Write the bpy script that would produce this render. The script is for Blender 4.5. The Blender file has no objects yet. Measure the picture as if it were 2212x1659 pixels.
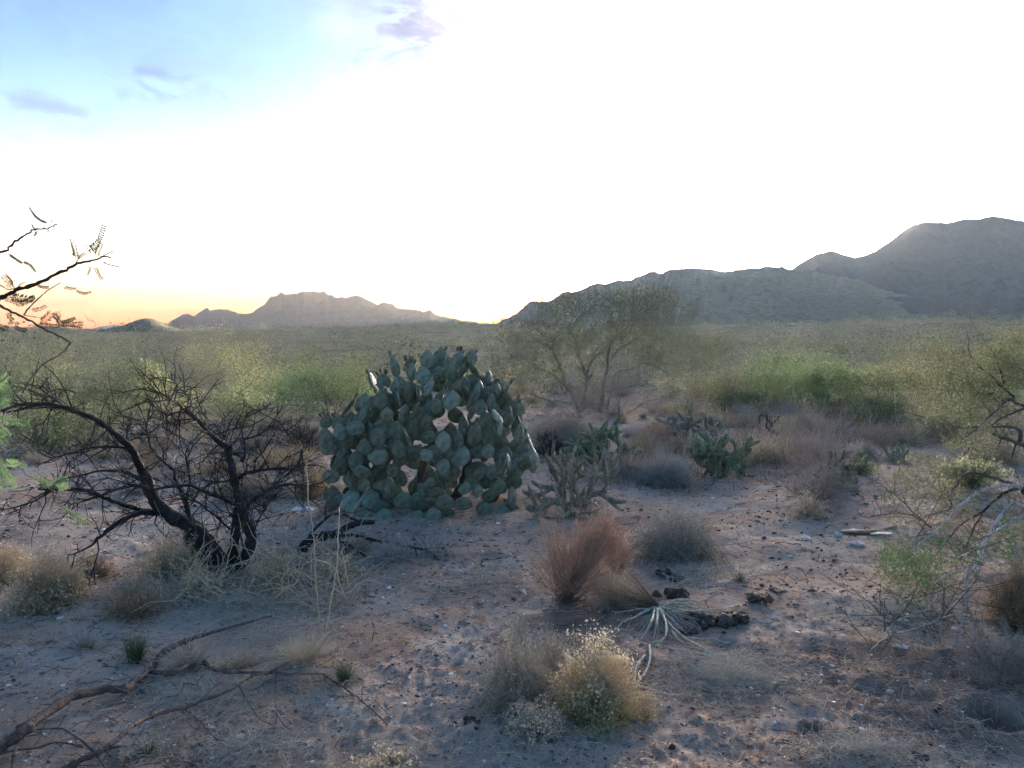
import bpy, math, random
import numpy as np
from mathutils import Vector

# ------------------------------------------------------------------ camera, sky, sun, exposure
S = bpy.context.scene
COL = S.collection
CAM_H = 1.6
W_PH, H_PH = 2212.0, 1659.0          # photo pixel frame used for measuring
F_PH = 1662.0
HORIZON = 738.0
PITCH = math.atan((HORIZON - H_PH / 2) / F_PH)      # negative = looking down

cam_data = bpy.data.cameras.new('camera')
cam_data.sensor_width = 36.0
cam_data.lens = 36.0 * F_PH / W_PH
cam_data.clip_start = 0.05
cam_data.clip_end = 30000
cam = bpy.data.objects.new('camera', cam_data)
COL.objects.link(cam)
cam.location = (0, 0, CAM_H)
cam.rotation_euler = (math.radians(90) + PITCH, 0, 0)
S.camera = cam

SUN_AZ = 18.0      # degrees right of the view axis
SUN_EL = 2.5
sun_dir = Vector((math.sin(math.radians(SUN_AZ)) * math.cos(math.radians(SUN_EL)),
                  math.cos(math.radians(SUN_AZ)) * math.cos(math.radians(SUN_EL)),
                  math.sin(math.radians(SUN_EL))))

world = bpy.data.worlds.new('World')
S.world = world
world.use_nodes = True
wn, wl = world.node_tree.nodes, world.node_tree.links
wn.clear()
w_out = wn.new('ShaderNodeOutputWorld')
w_bg = wn.new('ShaderNodeBackground')
w_bg.inputs['Strength'].default_value = 0.10
sky = wn.new('ShaderNodeTexSky')
sky.sky_type = 'NISHITA'
sky.sun_disc = False
sky.sun_elevation = math.radians(SUN_EL)
sky.sun_rotation = math.radians(SUN_AZ)
sky.altitude = 700
sky.air_density = 1.0
sky.dust_density = 0.6
sky.ozone_density = 2.0
EXPOSURE = 3.85
SKY_TINT = (0.25, 0.375, 0.51)
GLOW_A, GLOW_B, GLOW_COL = 7.5, 230.0, (1.0, 0.92, 0.78)
HORIZ_A, HORIZ_COL = 2.0, (1.0, 0.88, 0.56)
LOW_TINT, LOW_TOP = (1.0, 0.20, 0.0), 0.16
CLOUDS = [(870, 55, 210, 140, 1.0, 1.0), (885, 70, 160, 100, 0.9, 1.0), (345, 190, 140, 40, 1.6, 1.0), (110, 240, 120, 50, 1.6, 1.0), (250, 60, 480, 120, 1.2, 0.4), (20, 300, 90, 40, 1.4, 0.5),
          (140, 652, 130, 14, 1.0, 1.0), (420, 675, 150, 14, 1.0, 0.9), (530, 668, 110, 11, 1.0, 0.9),
          (75, 526, 40, 8, 1.0, 0.9), (10, 570, 50, 9, 1.0, 0.9), (2195, 370, 80, 11, 1.0, 1.0)]
BRIGHT = [(755, 48, 110, 60, 1.4, 1.0), (930, 32, 50, 40, 1.4, 0.8)]
# clouds: a thin mauve veil high on the left, a few small grey clouds, all as directions on the sky
def wnode(t, **kw):
    n = wn.new(t)
    for k, v in kw.items():
        setattr(n, k, v)
    return n
def wmath(op, a, b=None, c=None, clamp=False):
    n = wn.new('ShaderNodeMath'); n.operation = op; n.use_clamp = clamp
    for i, v in enumerate((a, b, c)):
        if v is None: continue
        if hasattr(v, 'is_linked') or hasattr(v, 'links'):
            wl.new(v, n.inputs[i])
        else:
            n.inputs[i].default_value = v
    return n.outputs[0]
tc = wnode('ShaderNodeTexCoord')
sep = wnode('ShaderNodeSeparateXYZ')
wl.new(tc.outputs['Generated'], sep.inputs[0])
def wsmooth(v, e0, e1):
    n = wnode('ShaderNodeMapRange', interpolation_type='SMOOTHSTEP')
    wl.new(v, n.inputs[0])
    n.inputs[1].default_value = e0; n.inputs[2].default_value = e1
    n.inputs[3].default_value = 0; n.inputs[4].default_value = 1
    return n.outputs[0]
# plane-projected coordinates of a cloud layer above the desert
zz = wmath('ADD', wmath('MAXIMUM', sep.outputs['Z'], 0.0), 0.12)
px_ = wmath('DIVIDE', sep.outputs['X'], zz)
py_ = wmath('DIVIDE', sep.outputs['Y'], zz)
comb = wnode('ShaderNodeCombineXYZ')
wl.new(px_, comb.inputs[0]); wl.new(py_, comb.inputs[1])
veil = wnode('ShaderNodeTexNoise'); veil.inputs['Scale'].default_value = 1.1
veil.inputs['Detail'].default_value = 5; veil.inputs['Roughness'].default_value = 0.55
veil.inputs['Distortion'].default_value = 0.4
wl.new(comb.outputs[0], veil.inputs['Vector'])
veil_m = wmath('MULTIPLY', wsmooth(veil.outputs['Fac'], 0.42, 0.72), wsmooth(sep.outputs['Z'], 0.12, 0.5))
fine = wnode('ShaderNodeTexNoise'); fine.inputs['Scale'].default_value = 26.0
fine.inputs['Detail'].default_value = 6; fine.inputs['Roughness'].default_value = 0.6
wl.new(tc.outputs['Generated'], fine.inputs['Vector'])
fine_c = wmath('SUBTRACT', fine.outputs['Fac'], 0.5)

fine2 = wnode('ShaderNodeTexNoise'); fine2.inputs['Scale'].default_value = 14.0
fine2.inputs['Detail'].default_value = 8; fine2.inputs['Roughness'].default_value = 0.62; fine2.inputs['Distortion'].default_value = 0.8
stretch = wnode('ShaderNodeMapping'); stretch.inputs['Scale'].default_value = (1.0, 1.0, 2.6)
wl.new(tc.outputs['Generated'], stretch.inputs[0]); wl.new(stretch.outputs[0], fine2.inputs['Vector'])

def ray_of(x, y):
    u = (x - W_PH / 2) / F_PH
    v = (H_PH / 2 - y) / F_PH
    d = Vector((u, math.cos(PITCH) - v * math.sin(PITCH), math.sin(PITCH) + v * math.cos(PITCH)))
    return d.normalized()

def puff(x, y, w, h, amp, gain=1.0):
    """mask of one small cloud: an ellipse on the sky with a ragged edge"""
    c = ray_of(x, y)
    az0, el0 = math.atan2(c.x, c.y), math.asin(c.z)
    az = wmath('ARCTAN2', sep.outputs['X'], sep.outputs['Y'])
    el = wmath('ARCSINE', sep.outputs['Z'])
    a = wmath('MULTIPLY', wmath('SUBTRACT', az, az0), F_PH / w)
    e = wmath('MULTIPLY', wmath('SUBTRACT', el, el0), F_PH / h)
    r = wmath('SQRT', wmath('ADD', wmath('MULTIPLY', a, a), wmath('MULTIPLY', e, e)))
    r = wmath('ADD', r, wmath('MULTIPLY', fine_c, amp))
    return wmath('MULTIPLY', wmath('MULTIPLY', wsmooth(wmath('SUBTRACT', 1.0, r), 0.0, 0.75), wsmooth(fine2.outputs['Fac'], 0.36, 0.60)), gain)

def wmix(fac, a, b):
    n = wnode('ShaderNodeMix', data_type='RGBA')
    for sock, v in ((n.inputs[0], fac), (n.inputs[6], a), (n.inputs[7], b)):
        if isinstance(v, (tuple, list)): sock.default_value = (*v, 1)
        elif isinstance(v, float): sock.default_value = v
        else: wl.new(v, sock)
    return n.outputs[2]
# forward-scattered glow of thin high cloud round the sun, on top of the clear-air sky
dotn = wnode('ShaderNodeVectorMath', operation='DOT_PRODUCT')
wl.new(tc.outputs['Generated'], dotn.inputs[0])
dotn.inputs[1].default_value = sun_dir
cosg = wmath('MAXIMUM', dotn.outputs['Value'], 0.0)
glow = wmath('ADD', wmath('MULTIPLY', wmath('POWER', cosg, 20.0), GLOW_A), wmath('MULTIPLY', wmath('POWER', cosg, 70.0), GLOW_B))
glow_c = wnode('ShaderNodeVectorMath', operation='SCALE')
glow_c.inputs[0].default_value = GLOW_COL
wl.new(glow, glow_c.inputs['Scale'])
addg = wnode('ShaderNodeVectorMath', operation='ADD')
tint = wnode('ShaderNodeVectorMath', operation='MULTIPLY')
wl.new(sky.outputs[0], tint.inputs[0]); tint.inputs[1].default_value = SKY_TINT
wl.new(tint.outputs[0], addg.inputs[0]); wl.new(glow_c.outputs[0], addg.inputs[1])
# brightening towards the horizon on the sunset side, reddened close to the ground
az_ = wmath('DIVIDE', sep.outputs['Y'], wmath('SQRT', wmath('ADD', wmath('MULTIPLY', sep.outputs['X'], sep.outputs['X']), wmath('ADD', wmath('MULTIPLY', sep.outputs['Y'], sep.outputs['Y']), 0.0001))))
side = wmath('POWER', wmath('MULTIPLY_ADD', az_, 0.5, 0.5), 5.0)
elv = wmath('MAXIMUM', sep.outputs['Z'], 0.0)
hz = wmath('MULTIPLY', wmath('MULTIPLY', wmath('POWER', 2.718, wmath('DIVIDE', wmath('MULTIPLY', elv, elv), -0.026)), wmath('MULTIPLY', side, wsmooth(elv, 0.03, 0.13))), HORIZ_A)
hz_c = wnode('ShaderNodeVectorMath', operation='SCALE'); hz_c.inputs[0].default_value = HORIZ_COL
wl.new(hz, hz_c.inputs['Scale'])
add2 = wnode('ShaderNodeVectorMath', operation='ADD')
wl.new(addg.outputs[0], add2.inputs[0]); wl.new(hz_c.outputs[0], add2.inputs[1])
low = wmix(wsmooth(elv, 0.0, LOW_TOP), LOW_TINT, (1.0, 1.0, 1.0))
redd = wnode('ShaderNodeVectorMath', operation='MULTIPLY')
wl.new(add2.outputs[0], redd.inputs[0]); wl.new(low, redd.inputs[1])
c0 = redd.outputs[0]
def darkened(col, fac, mul):
    m = wnode('ShaderNodeVectorMath', operation='MULTIPLY')
    wl.new(col, m.inputs[0]); m.inputs[1].default_value = mul
    return wmix(fac, col, m.outputs[0])
c1 = darkened(c0, wmath('MULTIPLY', veil_m, 0.8), (0.95, 0.72, 0.80))
for (x, y, w, h, a, g) in CLOUDS:
    c1 = darkened(c1, puff(x, y, w, h, a, g), (0.66, 0.63, 0.66))
for (x, y, w, h, a, g) in BRIGHT:
    c1 = darkened(c1, puff(x, y, w, h, a, g), (1.6, 1.35, 1.1))
wl.new(c1, w_bg.inputs['Color'])
wl.new(w_bg.outputs[0], w_out.inputs[0])

sun_data = bpy.data.lights.new('sun', 'SUN')
sun_data.energy = 2.0
sun_data.angle = math.radians(0.5)
sun_data.color = (1.0, 0.78, 0.52)
sun = bpy.data.objects.new('sun', sun_data)
COL.objects.link(sun)
sun.location = (0, 0, 300)
sun.rotation_euler = sun_dir.to_track_quat('Z', 'Y').to_euler()

vs = S.view_settings
vs.view_transform = 'Standard'
vs.look = 'None'
vs.gamma = 1.0
vs.use_curve_mapping = False
vs.exposure = EXPOSURE
cy = S.cycles
cy.use_denoising = True
cy.sample_clamp_indirect = 3.0
cy.max_bounces = 6
cy.diffuse_bounces = 3
cy.glossy_bounces = 2
cy.transmission_bounces = 3
cy.transparent_max_bounces = 8
cy.volume_bounces = 1
cy.caustics_reflective = False
cy.caustics_refractive = False
# ------------------------------------------------------------------ helpers
rng = np.random.default_rng(11)
random.seed(11)

def _hash(ix, iy, seed):
    n = (ix.astype(np.int64) * 374761393 + iy.astype(np.int64) * 668265263 + seed * 1442695041) & 0xFFFFFFFF
    n = ((n ^ (n >> 13)) * 1274126177) & 0xFFFFFFFF
    n = (n ^ (n >> 16)) & 0xFFFFFFFF
    return n.astype(np.float64) / 4294967295.0

def vnoise(x, y, seed=0):
    x = np.asarray(x, float); y = np.asarray(y, float)
    ix = np.floor(x); iy = np.floor(y)
    fx = x - ix; fy = y - iy
    fx = fx * fx * (3 - 2 * fx); fy = fy * fy * (3 - 2 * fy)
    a = _hash(ix, iy, seed); b = _hash(ix + 1, iy, seed)
    c = _hash(ix, iy + 1, seed); d = _hash(ix + 1, iy + 1, seed)
    return (a + (b - a) * fx) * (1 - fy) + (c + (d - c) * fx) * fy - 0.5

def fbm(x, y, octaves=4, seed=0, gain=0.5):
    s = 0.0; a = 1.0
    for o in range(octaves):
        s = s + a * vnoise(np.asarray(x) * 2.03 ** o + 17.3 * o, np.asarray(y) * 2.03 ** o - 9.1 * o, seed + o)
        a *= gain
    return s

def ray(x, y):
    u = (x - W_PH / 2) / F_PH
    v = (H_PH / 2 - y) / F_PH
    return np.array([u, math.cos(PITCH) - v * math.sin(PITCH), math.sin(PITCH) + v * math.cos(PITCH)])

def at(x, y, Y):
    """point seen at photo pixel (x, y), Y metres ahead"""
    d = ray(x, y)
    return np.array([0, 0, CAM_H]) + d * (Y / d[1])

HOLES = []          # (x, y, radius, depth, squash)

def gz(x, y):
    """ground height"""
    x = np.asarray(x, float); y = np.asarray(y, float)
    r = np.hypot(x, y)
    tilt = 1 + 0.22 * x / (r + 1e-6)
    z = 0.023 * tilt * np.clip(r - 20, 0, 1e9) * np.clip((r - 20) / 50, 0, 1)
    z = z - 0.0135 * np.clip(r - 300, 0, 1e9)
    w = np.clip((r - 3) / 12, 0, 1)
    z = z + 0.35 * w * fbm(x * 0.09, y * 0.09, 3, 3) + 0.10 * np.clip(r / 6, 0.15, 1) * fbm(x * 0.45, y * 0.45, 3, 8)
    z = z + 4.2 * np.clip((r - 40) / 160, 0, 1) * fbm(x * 0.012, y * 0.012, 3, 21)
    return z

def gz_fine(x, y):
    """ground height with clods, footprints and burrows: used for the mesh"""
    z = gz(x, y)
    r = np.hypot(x, y)
    near = np.clip(1.3 - r / 16, 0, 1)
    a = fbm(x * 2.2, y * 2.2, 4, 31)
    b = fbm(x * 9, y * 9, 3, 41)
    c = np.maximum(fbm(x * 24, y * 24, 3, 51), 0.05) - 0.05
    patch = np.clip(fbm(x * 0.8, y * 0.8, 2, 61) * 2.2 + 0.55, 0.1, 1)
    z = z + near * (0.05 * a + 0.013 * b * patch + 0.045 * c * patch)
    for hx, hy, hr, hd, sq in HOLES:
        ddx = (x - hx) / hr; ddy = (y - hy) / (hr * sq)
        q = ddx * ddx + ddy * ddy + 0.5 * fbm(x * 5, y * 5, 2, 77)
        z = z - hd * np.exp(-np.clip(q, 0, 9) ** 3 * 1.0) + hd * 0.12 * np.exp(-(np.sqrt(np.clip(q, 0, 99)) - 1.5) ** 2 * 4)
    return z

def ground_at(x, y):
    """point of the ground seen at photo pixel (x, y)"""
    d = ray(x, y)
    if d[2] < -0.035:                       # steep enough: fixed-point steps on the height field
        t = -CAM_H / d[2]
        for _ in range(7):
            t = 0.35 * t + 0.65 * (float(gz(d[0] * t, d[1] * t)) - CAM_H) / d[2]
        return np.array([d[0] * t, d[1] * t, float(gz_fine(d[0] * t, d[1] * t))])
    t = 1.0
    lo = hi = None
    prev = 1.0
    while t < 4000:
        p = d * t
        if CAM_H + p[2] - gz(p[0], p[1]) < 0:
            lo, hi = prev, t
            break
        prev = t
        t *= 1.06
    if lo is None:
        return None
    for _ in range(24):
        m = (lo + hi) / 2
        p = d * m
        if CAM_H + p[2] - gz(p[0], p[1]) < 0: hi = m
        else: lo = m
    p = d * hi
    return np.array([p[0], p[1], float(gz(p[0], p[1]))])

def ground_many(u, v):
    """the same for arrays of photo pixels below the horizon"""
    u = np.asarray(u, float); v = np.asarray(v, float)
    a = (u - W_PH / 2) / F_PH; b = (H_PH / 2 - v) / F_PH
    dy = math.cos(PITCH) - b * math.sin(PITCH); dz = np.minimum(math.sin(PITCH) + b * math.cos(PITCH), -0.03)
    t = -CAM_H / dz
    for _ in range(7):
        t = 0.35 * t + 0.65 * (gz(a * t, dy * t) - CAM_H) / dz
    return np.stack([a * t, dy * t, gz_fine(a * t, dy * t)], -1)

def scale_at(p):
    """metres per photo pixel at point p"""
    return p[1] / F_PH

class Geo:
    """collects vertices, faces and two point attributes: t (0 root .. 1 tip), r (random per strand)"""
    def __init__(self):
        self.v = []; self.f = {3: [], 4: []}; self.fm = {3: [], 4: []}; self.t = []; self.r = []; self.n = 0
    def add(self, v, f, t=None, r=None, m=0):
        v = np.asarray(v, float).reshape(-1, 3); f = np.asarray(f, np.int64)
        k = f.shape[1]
        self.v.append(v); self.f[k].append(f + self.n); self.fm[k].append(np.full(len(f), m, np.int32))
        self.t.append(np.zeros(len(v)) if t is None else np.broadcast_to(np.asarray(t, float), (len(v),)))
        self.r.append(np.full(len(v), rng.random()) if r is None else np.broadcast_to(np.asarray(r, float), (len(v),)))
        self.n += len(v)
    def mesh(self, name, mats, smooth=True):
        me = bpy.data.meshes.new(name)
        v = np.concatenate(self.v)
        t3 = np.concatenate(self.f[3]) if self.f[3] else np.zeros((0, 3), np.int64)
        t4 = np.concatenate(self.f[4]) if self.f[4] else np.zeros((0, 4), np.int64)
        m3 = np.concatenate(self.fm[3]) if self.fm[3] else np.zeros(0, np.int32)
        m4 = np.concatenate(self.fm[4]) if self.fm[4] else np.zeros(0, np.int32)
        me.vertices.add(len(v)); me.vertices.foreach_set('co', v.astype(np.float32).ravel())
        loops = np.concatenate([t3.ravel(), t4.ravel()]).astype(np.int32)
        me.loops.add(len(loops)); me.loops.foreach_set('vertex_index', loops)
        npoly = len(t3) + len(t4)
        me.polygons.add(npoly)
        starts = np.concatenate([np.arange(len(t3)) * 3, len(t3) * 3 + np.arange(len(t4)) * 4]).astype(np.int32)
        me.polygons.foreach_set('loop_start', starts)
        me.polygons.foreach_set('material_index', np.concatenate([m3, m4]).astype(np.int32))
        me.polygons.foreach_set('use_smooth', np.full(npoly, smooth, bool))
        for nm, arr in (('t', self.t), ('r', self.r)):
            a = me.attributes.new(nm, 'FLOAT', 'POINT')
            a.data.foreach_set('value', np.concatenate(arr).astype(np.float32))
        for m in (mats if isinstance(mats, (list, tuple)) else [mats]):
            me.materials.append(m)
        me.update(calc_edges=True)
        return me
    def build(self, name, mats, parent=None, smooth=True):
        o = bpy.data.objects.new(name, self.mesh(name, mats, smooth))
        COL.objects.link(o)
        if parent is not None: o.parent = parent
        return o

def strands(g, P, R, sides=3, m=0, r=None, t0=0.0, t1=1.0):
    """n tapered tubes: P (n,k,3) centre lines, R (n,k) radii"""
    P = np.asarray(P, float); R = np.asarray(R, float)
    n, k, _ = P.shape
    if n == 0: return
    T = np.gradient(P, axis=1)
    T /= np.linalg.norm(T, axis=2, keepdims=True) + 1e-9
    ref = rng.normal(size=(n, 1, 3))
    N = np.cross(T, np.broadcast_to(ref, T.shape)); N /= np.linalg.norm(N, axis=2, keepdims=True) + 1e-9
    B = np.cross(T, N)
    ang = np.arange(sides) * 2 * math.pi / sides
    V = P[:, :, None, :] + R[:, :, None, None] * (np.cos(ang)[None, None, :, None] * N[:, :, None, :] + np.sin(ang)[None, None, :, None] * B[:, :, None, :])
    V = V.reshape(-1, 3)
    i = np.arange(n)[:, None, None] * (k * sides) + np.arange(k - 1)[None, :, None] * sides
    s = np.arange(sides)[None, None, :]
    s2 = (s + 1) % sides
    F = np.stack([i + s, i + s2, i + sides + s2, i + sides + s], axis=-1).reshape(-1, 4)
    t = np.broadcast_to(np.linspace(t0, t1, k)[None, :, None], (n, k, sides)).ravel()
    rr = rng.random(n) if r is None else np.broadcast_to(np.asarray(r, float), (n,))
    rr = np.broadcast_to(rr[:, None, None], (n, k, sides)).ravel()
    g.add(V, F, t, rr, m)

def leaves(g, C, size, m=0, up=None, aspect=2.0, t=0.5, spread=1.0, r=None):
    """n small folded diamond leaves at C (n,3)"""
    C = np.asarray(C, float); n = len(C)
    if n == 0: return
    size = np.broadcast_to(np.asarray(size, float), (n,))
    A = rng.normal(size=(n, 3)) * spread
    if up is not None: A = A + np.asarray(up)
    A /= np.linalg.norm(A, axis=1, keepdims=True) + 1e-9
    Bv = np.cross(A, rng.normal(size=(n, 3))); Bv /= np.linalg.norm(Bv, axis=1, keepdims=True) + 1e-9
    Nn = np.cross(A, Bv)
    L = size[:, None]; Wd = size[:, None] / aspect
    v = np.stack([C, C + A * L * 0.5 + Bv * Wd * 0.5 + Nn * Wd * 0.18, C + A * L, C + A * L * 0.5 - Bv * Wd * 0.5 + Nn * Wd * 0.18], axis=1)
    i = np.arange(n)[:, None] * 4
    F3 = np.concatenate([i + np.array([[0, 1, 2]]), i + np.array([[0, 2, 3]])]).reshape(-1, 3)
    rr = np.repeat(rng.random(n) if r is None else np.broadcast_to(r, (n,)), 4)
    tt = np.repeat(np.broadcast_to(np.asarray(t, float), (n,)), 4)
    g.add(v.reshape(-1, 3), F3, tt, rr, m)

_ico = None
def ico_pts(level=1):
    import bmesh
    bm = bmesh.new(); bmesh.ops.create_icosphere(bm, subdivisions=level, radius=1)
    v = np.array([x.co[:] for x in bm.verts]); f = np.array([[q.index for q in x.verts] for x in bm.faces]); bm.free()
    return v, f
ICO1 = ico_pts(1); ICO2 = ico_pts(2); ICO3 = ico_pts(3)

def stones(g, C, size, flat=0.6, m=0, base=ICO1, rough=0.25, r=None):
    C = np.asarray(C, float); n = len(C)
    size = np.broadcast_to(np.asarray(size, float), (n,))
    bv, bf = base
    ax = rng.uniform(0.65, 1.35, (n, 1, 3)); ax[:, :, 2] *= flat
    a = rng.random(n) * 2 * math.pi
    v = bv[None] * (1 + rough * rng.normal(size=(n, len(bv), 1)) * 0.6) * ax * size[:, None, None]
    ca, sa = np.cos(a)[:, None], np.sin(a)[:, None]
    x = v[:, :, 0] * ca - v[:, :, 1] * sa; y = v[:, :, 0] * sa + v[:, :, 1] * ca
    v = np.stack([x, y, v[:, :, 2]], -1) + C[:, None, :]
    F = (np.arange(n)[:, None, None] * len(bv) + bf[None]).reshape(-1, 3)
    rr = np.repeat(rng.random(n) if r is None else np.broadcast_to(r, (n,)), len(bv))
    g.add(v.reshape(-1, 3), F, 0.5, rr, m)

def smooth_path(pts, n):
    """Catmull-Rom through pts (k,d), n samples"""
    p = np.asarray(pts, float)
    if len(p) == 2:
        u = np.linspace(0, 1, n)[:, None]
        return p[0] * (1 - u) + p[1] * u
    q = np.vstack([2 * p[0] - p[1], p, 2 * p[-1] - p[-2]])
    out = []
    for s in np.linspace(0, len(p) - 1 - 1e-6, n):
        i = int(s); u = s - i
        a, b, c, d = q[i], q[i + 1], q[i + 2], q[i + 3]
        out.append(0.5 * ((2 * b) + (-a + c) * u + (2 * a - 5 * b + 4 * c - d) * u * u + (-a + 3 * b - 3 * c + d) * u ** 3))
    return np.array(out)

# ---- materials
def material(name, stops, rough=0.85, attr='t', noise=None, namt=0.25, ramt=0.25, oamt=0.0, hue=0.0, bump=0.0, bscale=60, transl=0.0, spec=0.2, rmix=None):
    """colour along attribute t (or a flat colour), varied by strand, by object and by noise"""
    m = bpy.data.materials.new(name); m.use_nodes = True
    nt = m.node_tree; N = nt.nodes; L = nt.links
    bsdf = N['Principled BSDF']
    bsdf.inputs['Roughness'].default_value = rough
    bsdf.inputs['Specular IOR Level'].default_value = spec
    def node(t, **k):
        n = N.new(t)
        for a, b in k.items(): setattr(n, a, b)
        return n
    if len(stops) == 1:
        rgb = node('ShaderNodeRGB'); rgb.outputs[0].default_value = (*stops[0][1], 1); c = rgb.outputs[0]
    else:
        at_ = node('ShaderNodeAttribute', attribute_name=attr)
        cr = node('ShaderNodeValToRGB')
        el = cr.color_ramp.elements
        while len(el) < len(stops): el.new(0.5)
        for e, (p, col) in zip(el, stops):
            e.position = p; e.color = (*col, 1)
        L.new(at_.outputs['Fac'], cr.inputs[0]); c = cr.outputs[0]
    if rmix is not None:
        ra = node('ShaderNodeAttribute', attribute_name='r')
        mr = node('ShaderNodeMapRange'); L.new(ra.outputs['Fac'], mr.inputs[0])
        mr.inputs[1].default_value = rmix[1]; mr.inputs[2].default_value = rmix[2]
        mx = node('ShaderNodeMix', data_type='RGBA'); L.new(mr.outputs[0], mx.inputs[0]); L.new(c, mx.inputs[6]); mx.inputs[7].default_value = (*rmix[0], 1)
        c = mx.outputs[2]
    val = None
    def addterm(sock, amt):
        nonlocal val
        mr = node('ShaderNodeMapRange'); L.new(sock, mr.inputs[0])
        mr.inputs[3].default_value = 1 - amt; mr.inputs[4].default_value = 1 + amt
        if val is None: val = mr.outputs[0]
        else:
            mm = node('ShaderNodeMath', operation='MULTIPLY'); L.new(val, mm.inputs[0]); L.new(mr.outputs[0], mm.inputs[1]); val = mm.outputs[0]
    if ramt:
        ra = node('ShaderNodeAttribute', attribute_name='r'); addterm(ra.outputs['Fac'], ramt)
    if oamt:
        oi = node('ShaderNodeObjectInfo'); addterm(oi.outputs['Random'], oamt)
    tcn = node('ShaderNodeTexCoord')
    if noise:
        nz = node('ShaderNodeTexNoise'); nz.inputs['Scale'].default_value = noise; nz.inputs['Detail'].default_value = 5
        L.new(tcn.outputs['Object'], nz.inputs['Vector'])
        mr0 = node('ShaderNodeMapRange'); L.new(nz.outputs['Fac'], mr0.inputs[0]); mr0.inputs[1].default_value = 0.3; mr0.inputs[2].default_value = 0.7
        addterm(mr0.outputs[0], namt)
    hsv = node('ShaderNodeHueSaturation'); L.new(c, hsv.inputs['Color'])
    if val is not None: L.new(val, hsv.inputs['Value'])
    if hue:
        oi = node('ShaderNodeObjectInfo'); mr = node('ShaderNodeMapRange'); L.new(oi.outputs['Random'], mr.inputs[0])
        mr.inputs[3].default_value = 0.5 - hue; mr.inputs[4].default_value = 0.5 + hue; L.new(mr.outputs[0], hsv.inputs['Hue'])
    L.new(hsv.outputs[0], bsdf.inputs['Base Color'])
    if bump:
        nb = node('ShaderNodeTexNoise'); nb.inputs['Scale'].default_value = bscale; nb.inputs['Detail'].default_value = 6
        L.new(tcn.outputs['Object'], nb.inputs['Vector'])
        bp = node('ShaderNodeBump'); bp.inputs['Strength'].default_value = bump; bp.inputs['Distance'].default_value = 0.02
        L.new(nb.outputs['Fac'], bp.inputs['Height']); L.new(bp.outputs[0], bsdf.inputs['Normal'])
    if transl:
        tr = node('ShaderNodeBsdfTranslucent'); L.new(hsv.outputs[0], tr.inputs['Color'])
        mix = node('ShaderNodeMixShader'); mix.inputs[0].default_value = transl
        L.new(bsdf.outputs[0], mix.inputs[1]); L.new(tr.outputs[0], mix.inputs[2])
        L.new(mix.outputs[0], N['Material Output'].inputs['Surface'])
    return m

def tag(o, label=None, cat=None, group=None, kind=None):
    if label: o['label'] = label
    if cat: o['category'] = cat
    if group: o['group'] = group
    if kind: o['kind'] = kind
    return o

def empty(name, loc, rz=0.0, s=1.0):
    o = bpy.data.objects.new(name, None); COL.objects.link(o)
    o.empty_display_size = 0.1
    o.location = Vector([float(c) for c in loc]); o.rotation_euler = (0, 0, rz); o.scale = (s, s, s)
    return o

def copy_tree(o, parent=None):
    c = o.copy(); COL.objects.link(c)
    if parent is not None: c.parent = parent
    for ch in o.children: copy_tree(ch, c)
    return c
# ------------------------------------------------------------------ the land
HOLES = []
def hole(x, y, w, depth, sq):
    p = ground_at(x, y); HOLES.append((p[0], p[1], w * scale_at(p) / 2, depth, sq))
hole(2146, 1556, 112, 0.17, 0.95)
hole(1752, 1580, 46, 0.11, 0.9)
hole(1822, 1622, 66, 0.02, 1.2)
hole(1815, 1405, 40, 0.03, 1.2)
hole(1875, 1480, 60, 0.02, 1.0)
hole(1800, 1470, 50, 0.025, 1.0)
hole(1755, 1400, 50, 0.02, 1.2)
hole(2045, 1410, 26, 0.045, 1.0)
hole(1060, 1205, 60, 0.02, 1.0)
hole(1560, 1390, 60, 0.02, 1.0)
hole(2000, 1500, 40, 0.02, 1.0)

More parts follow.
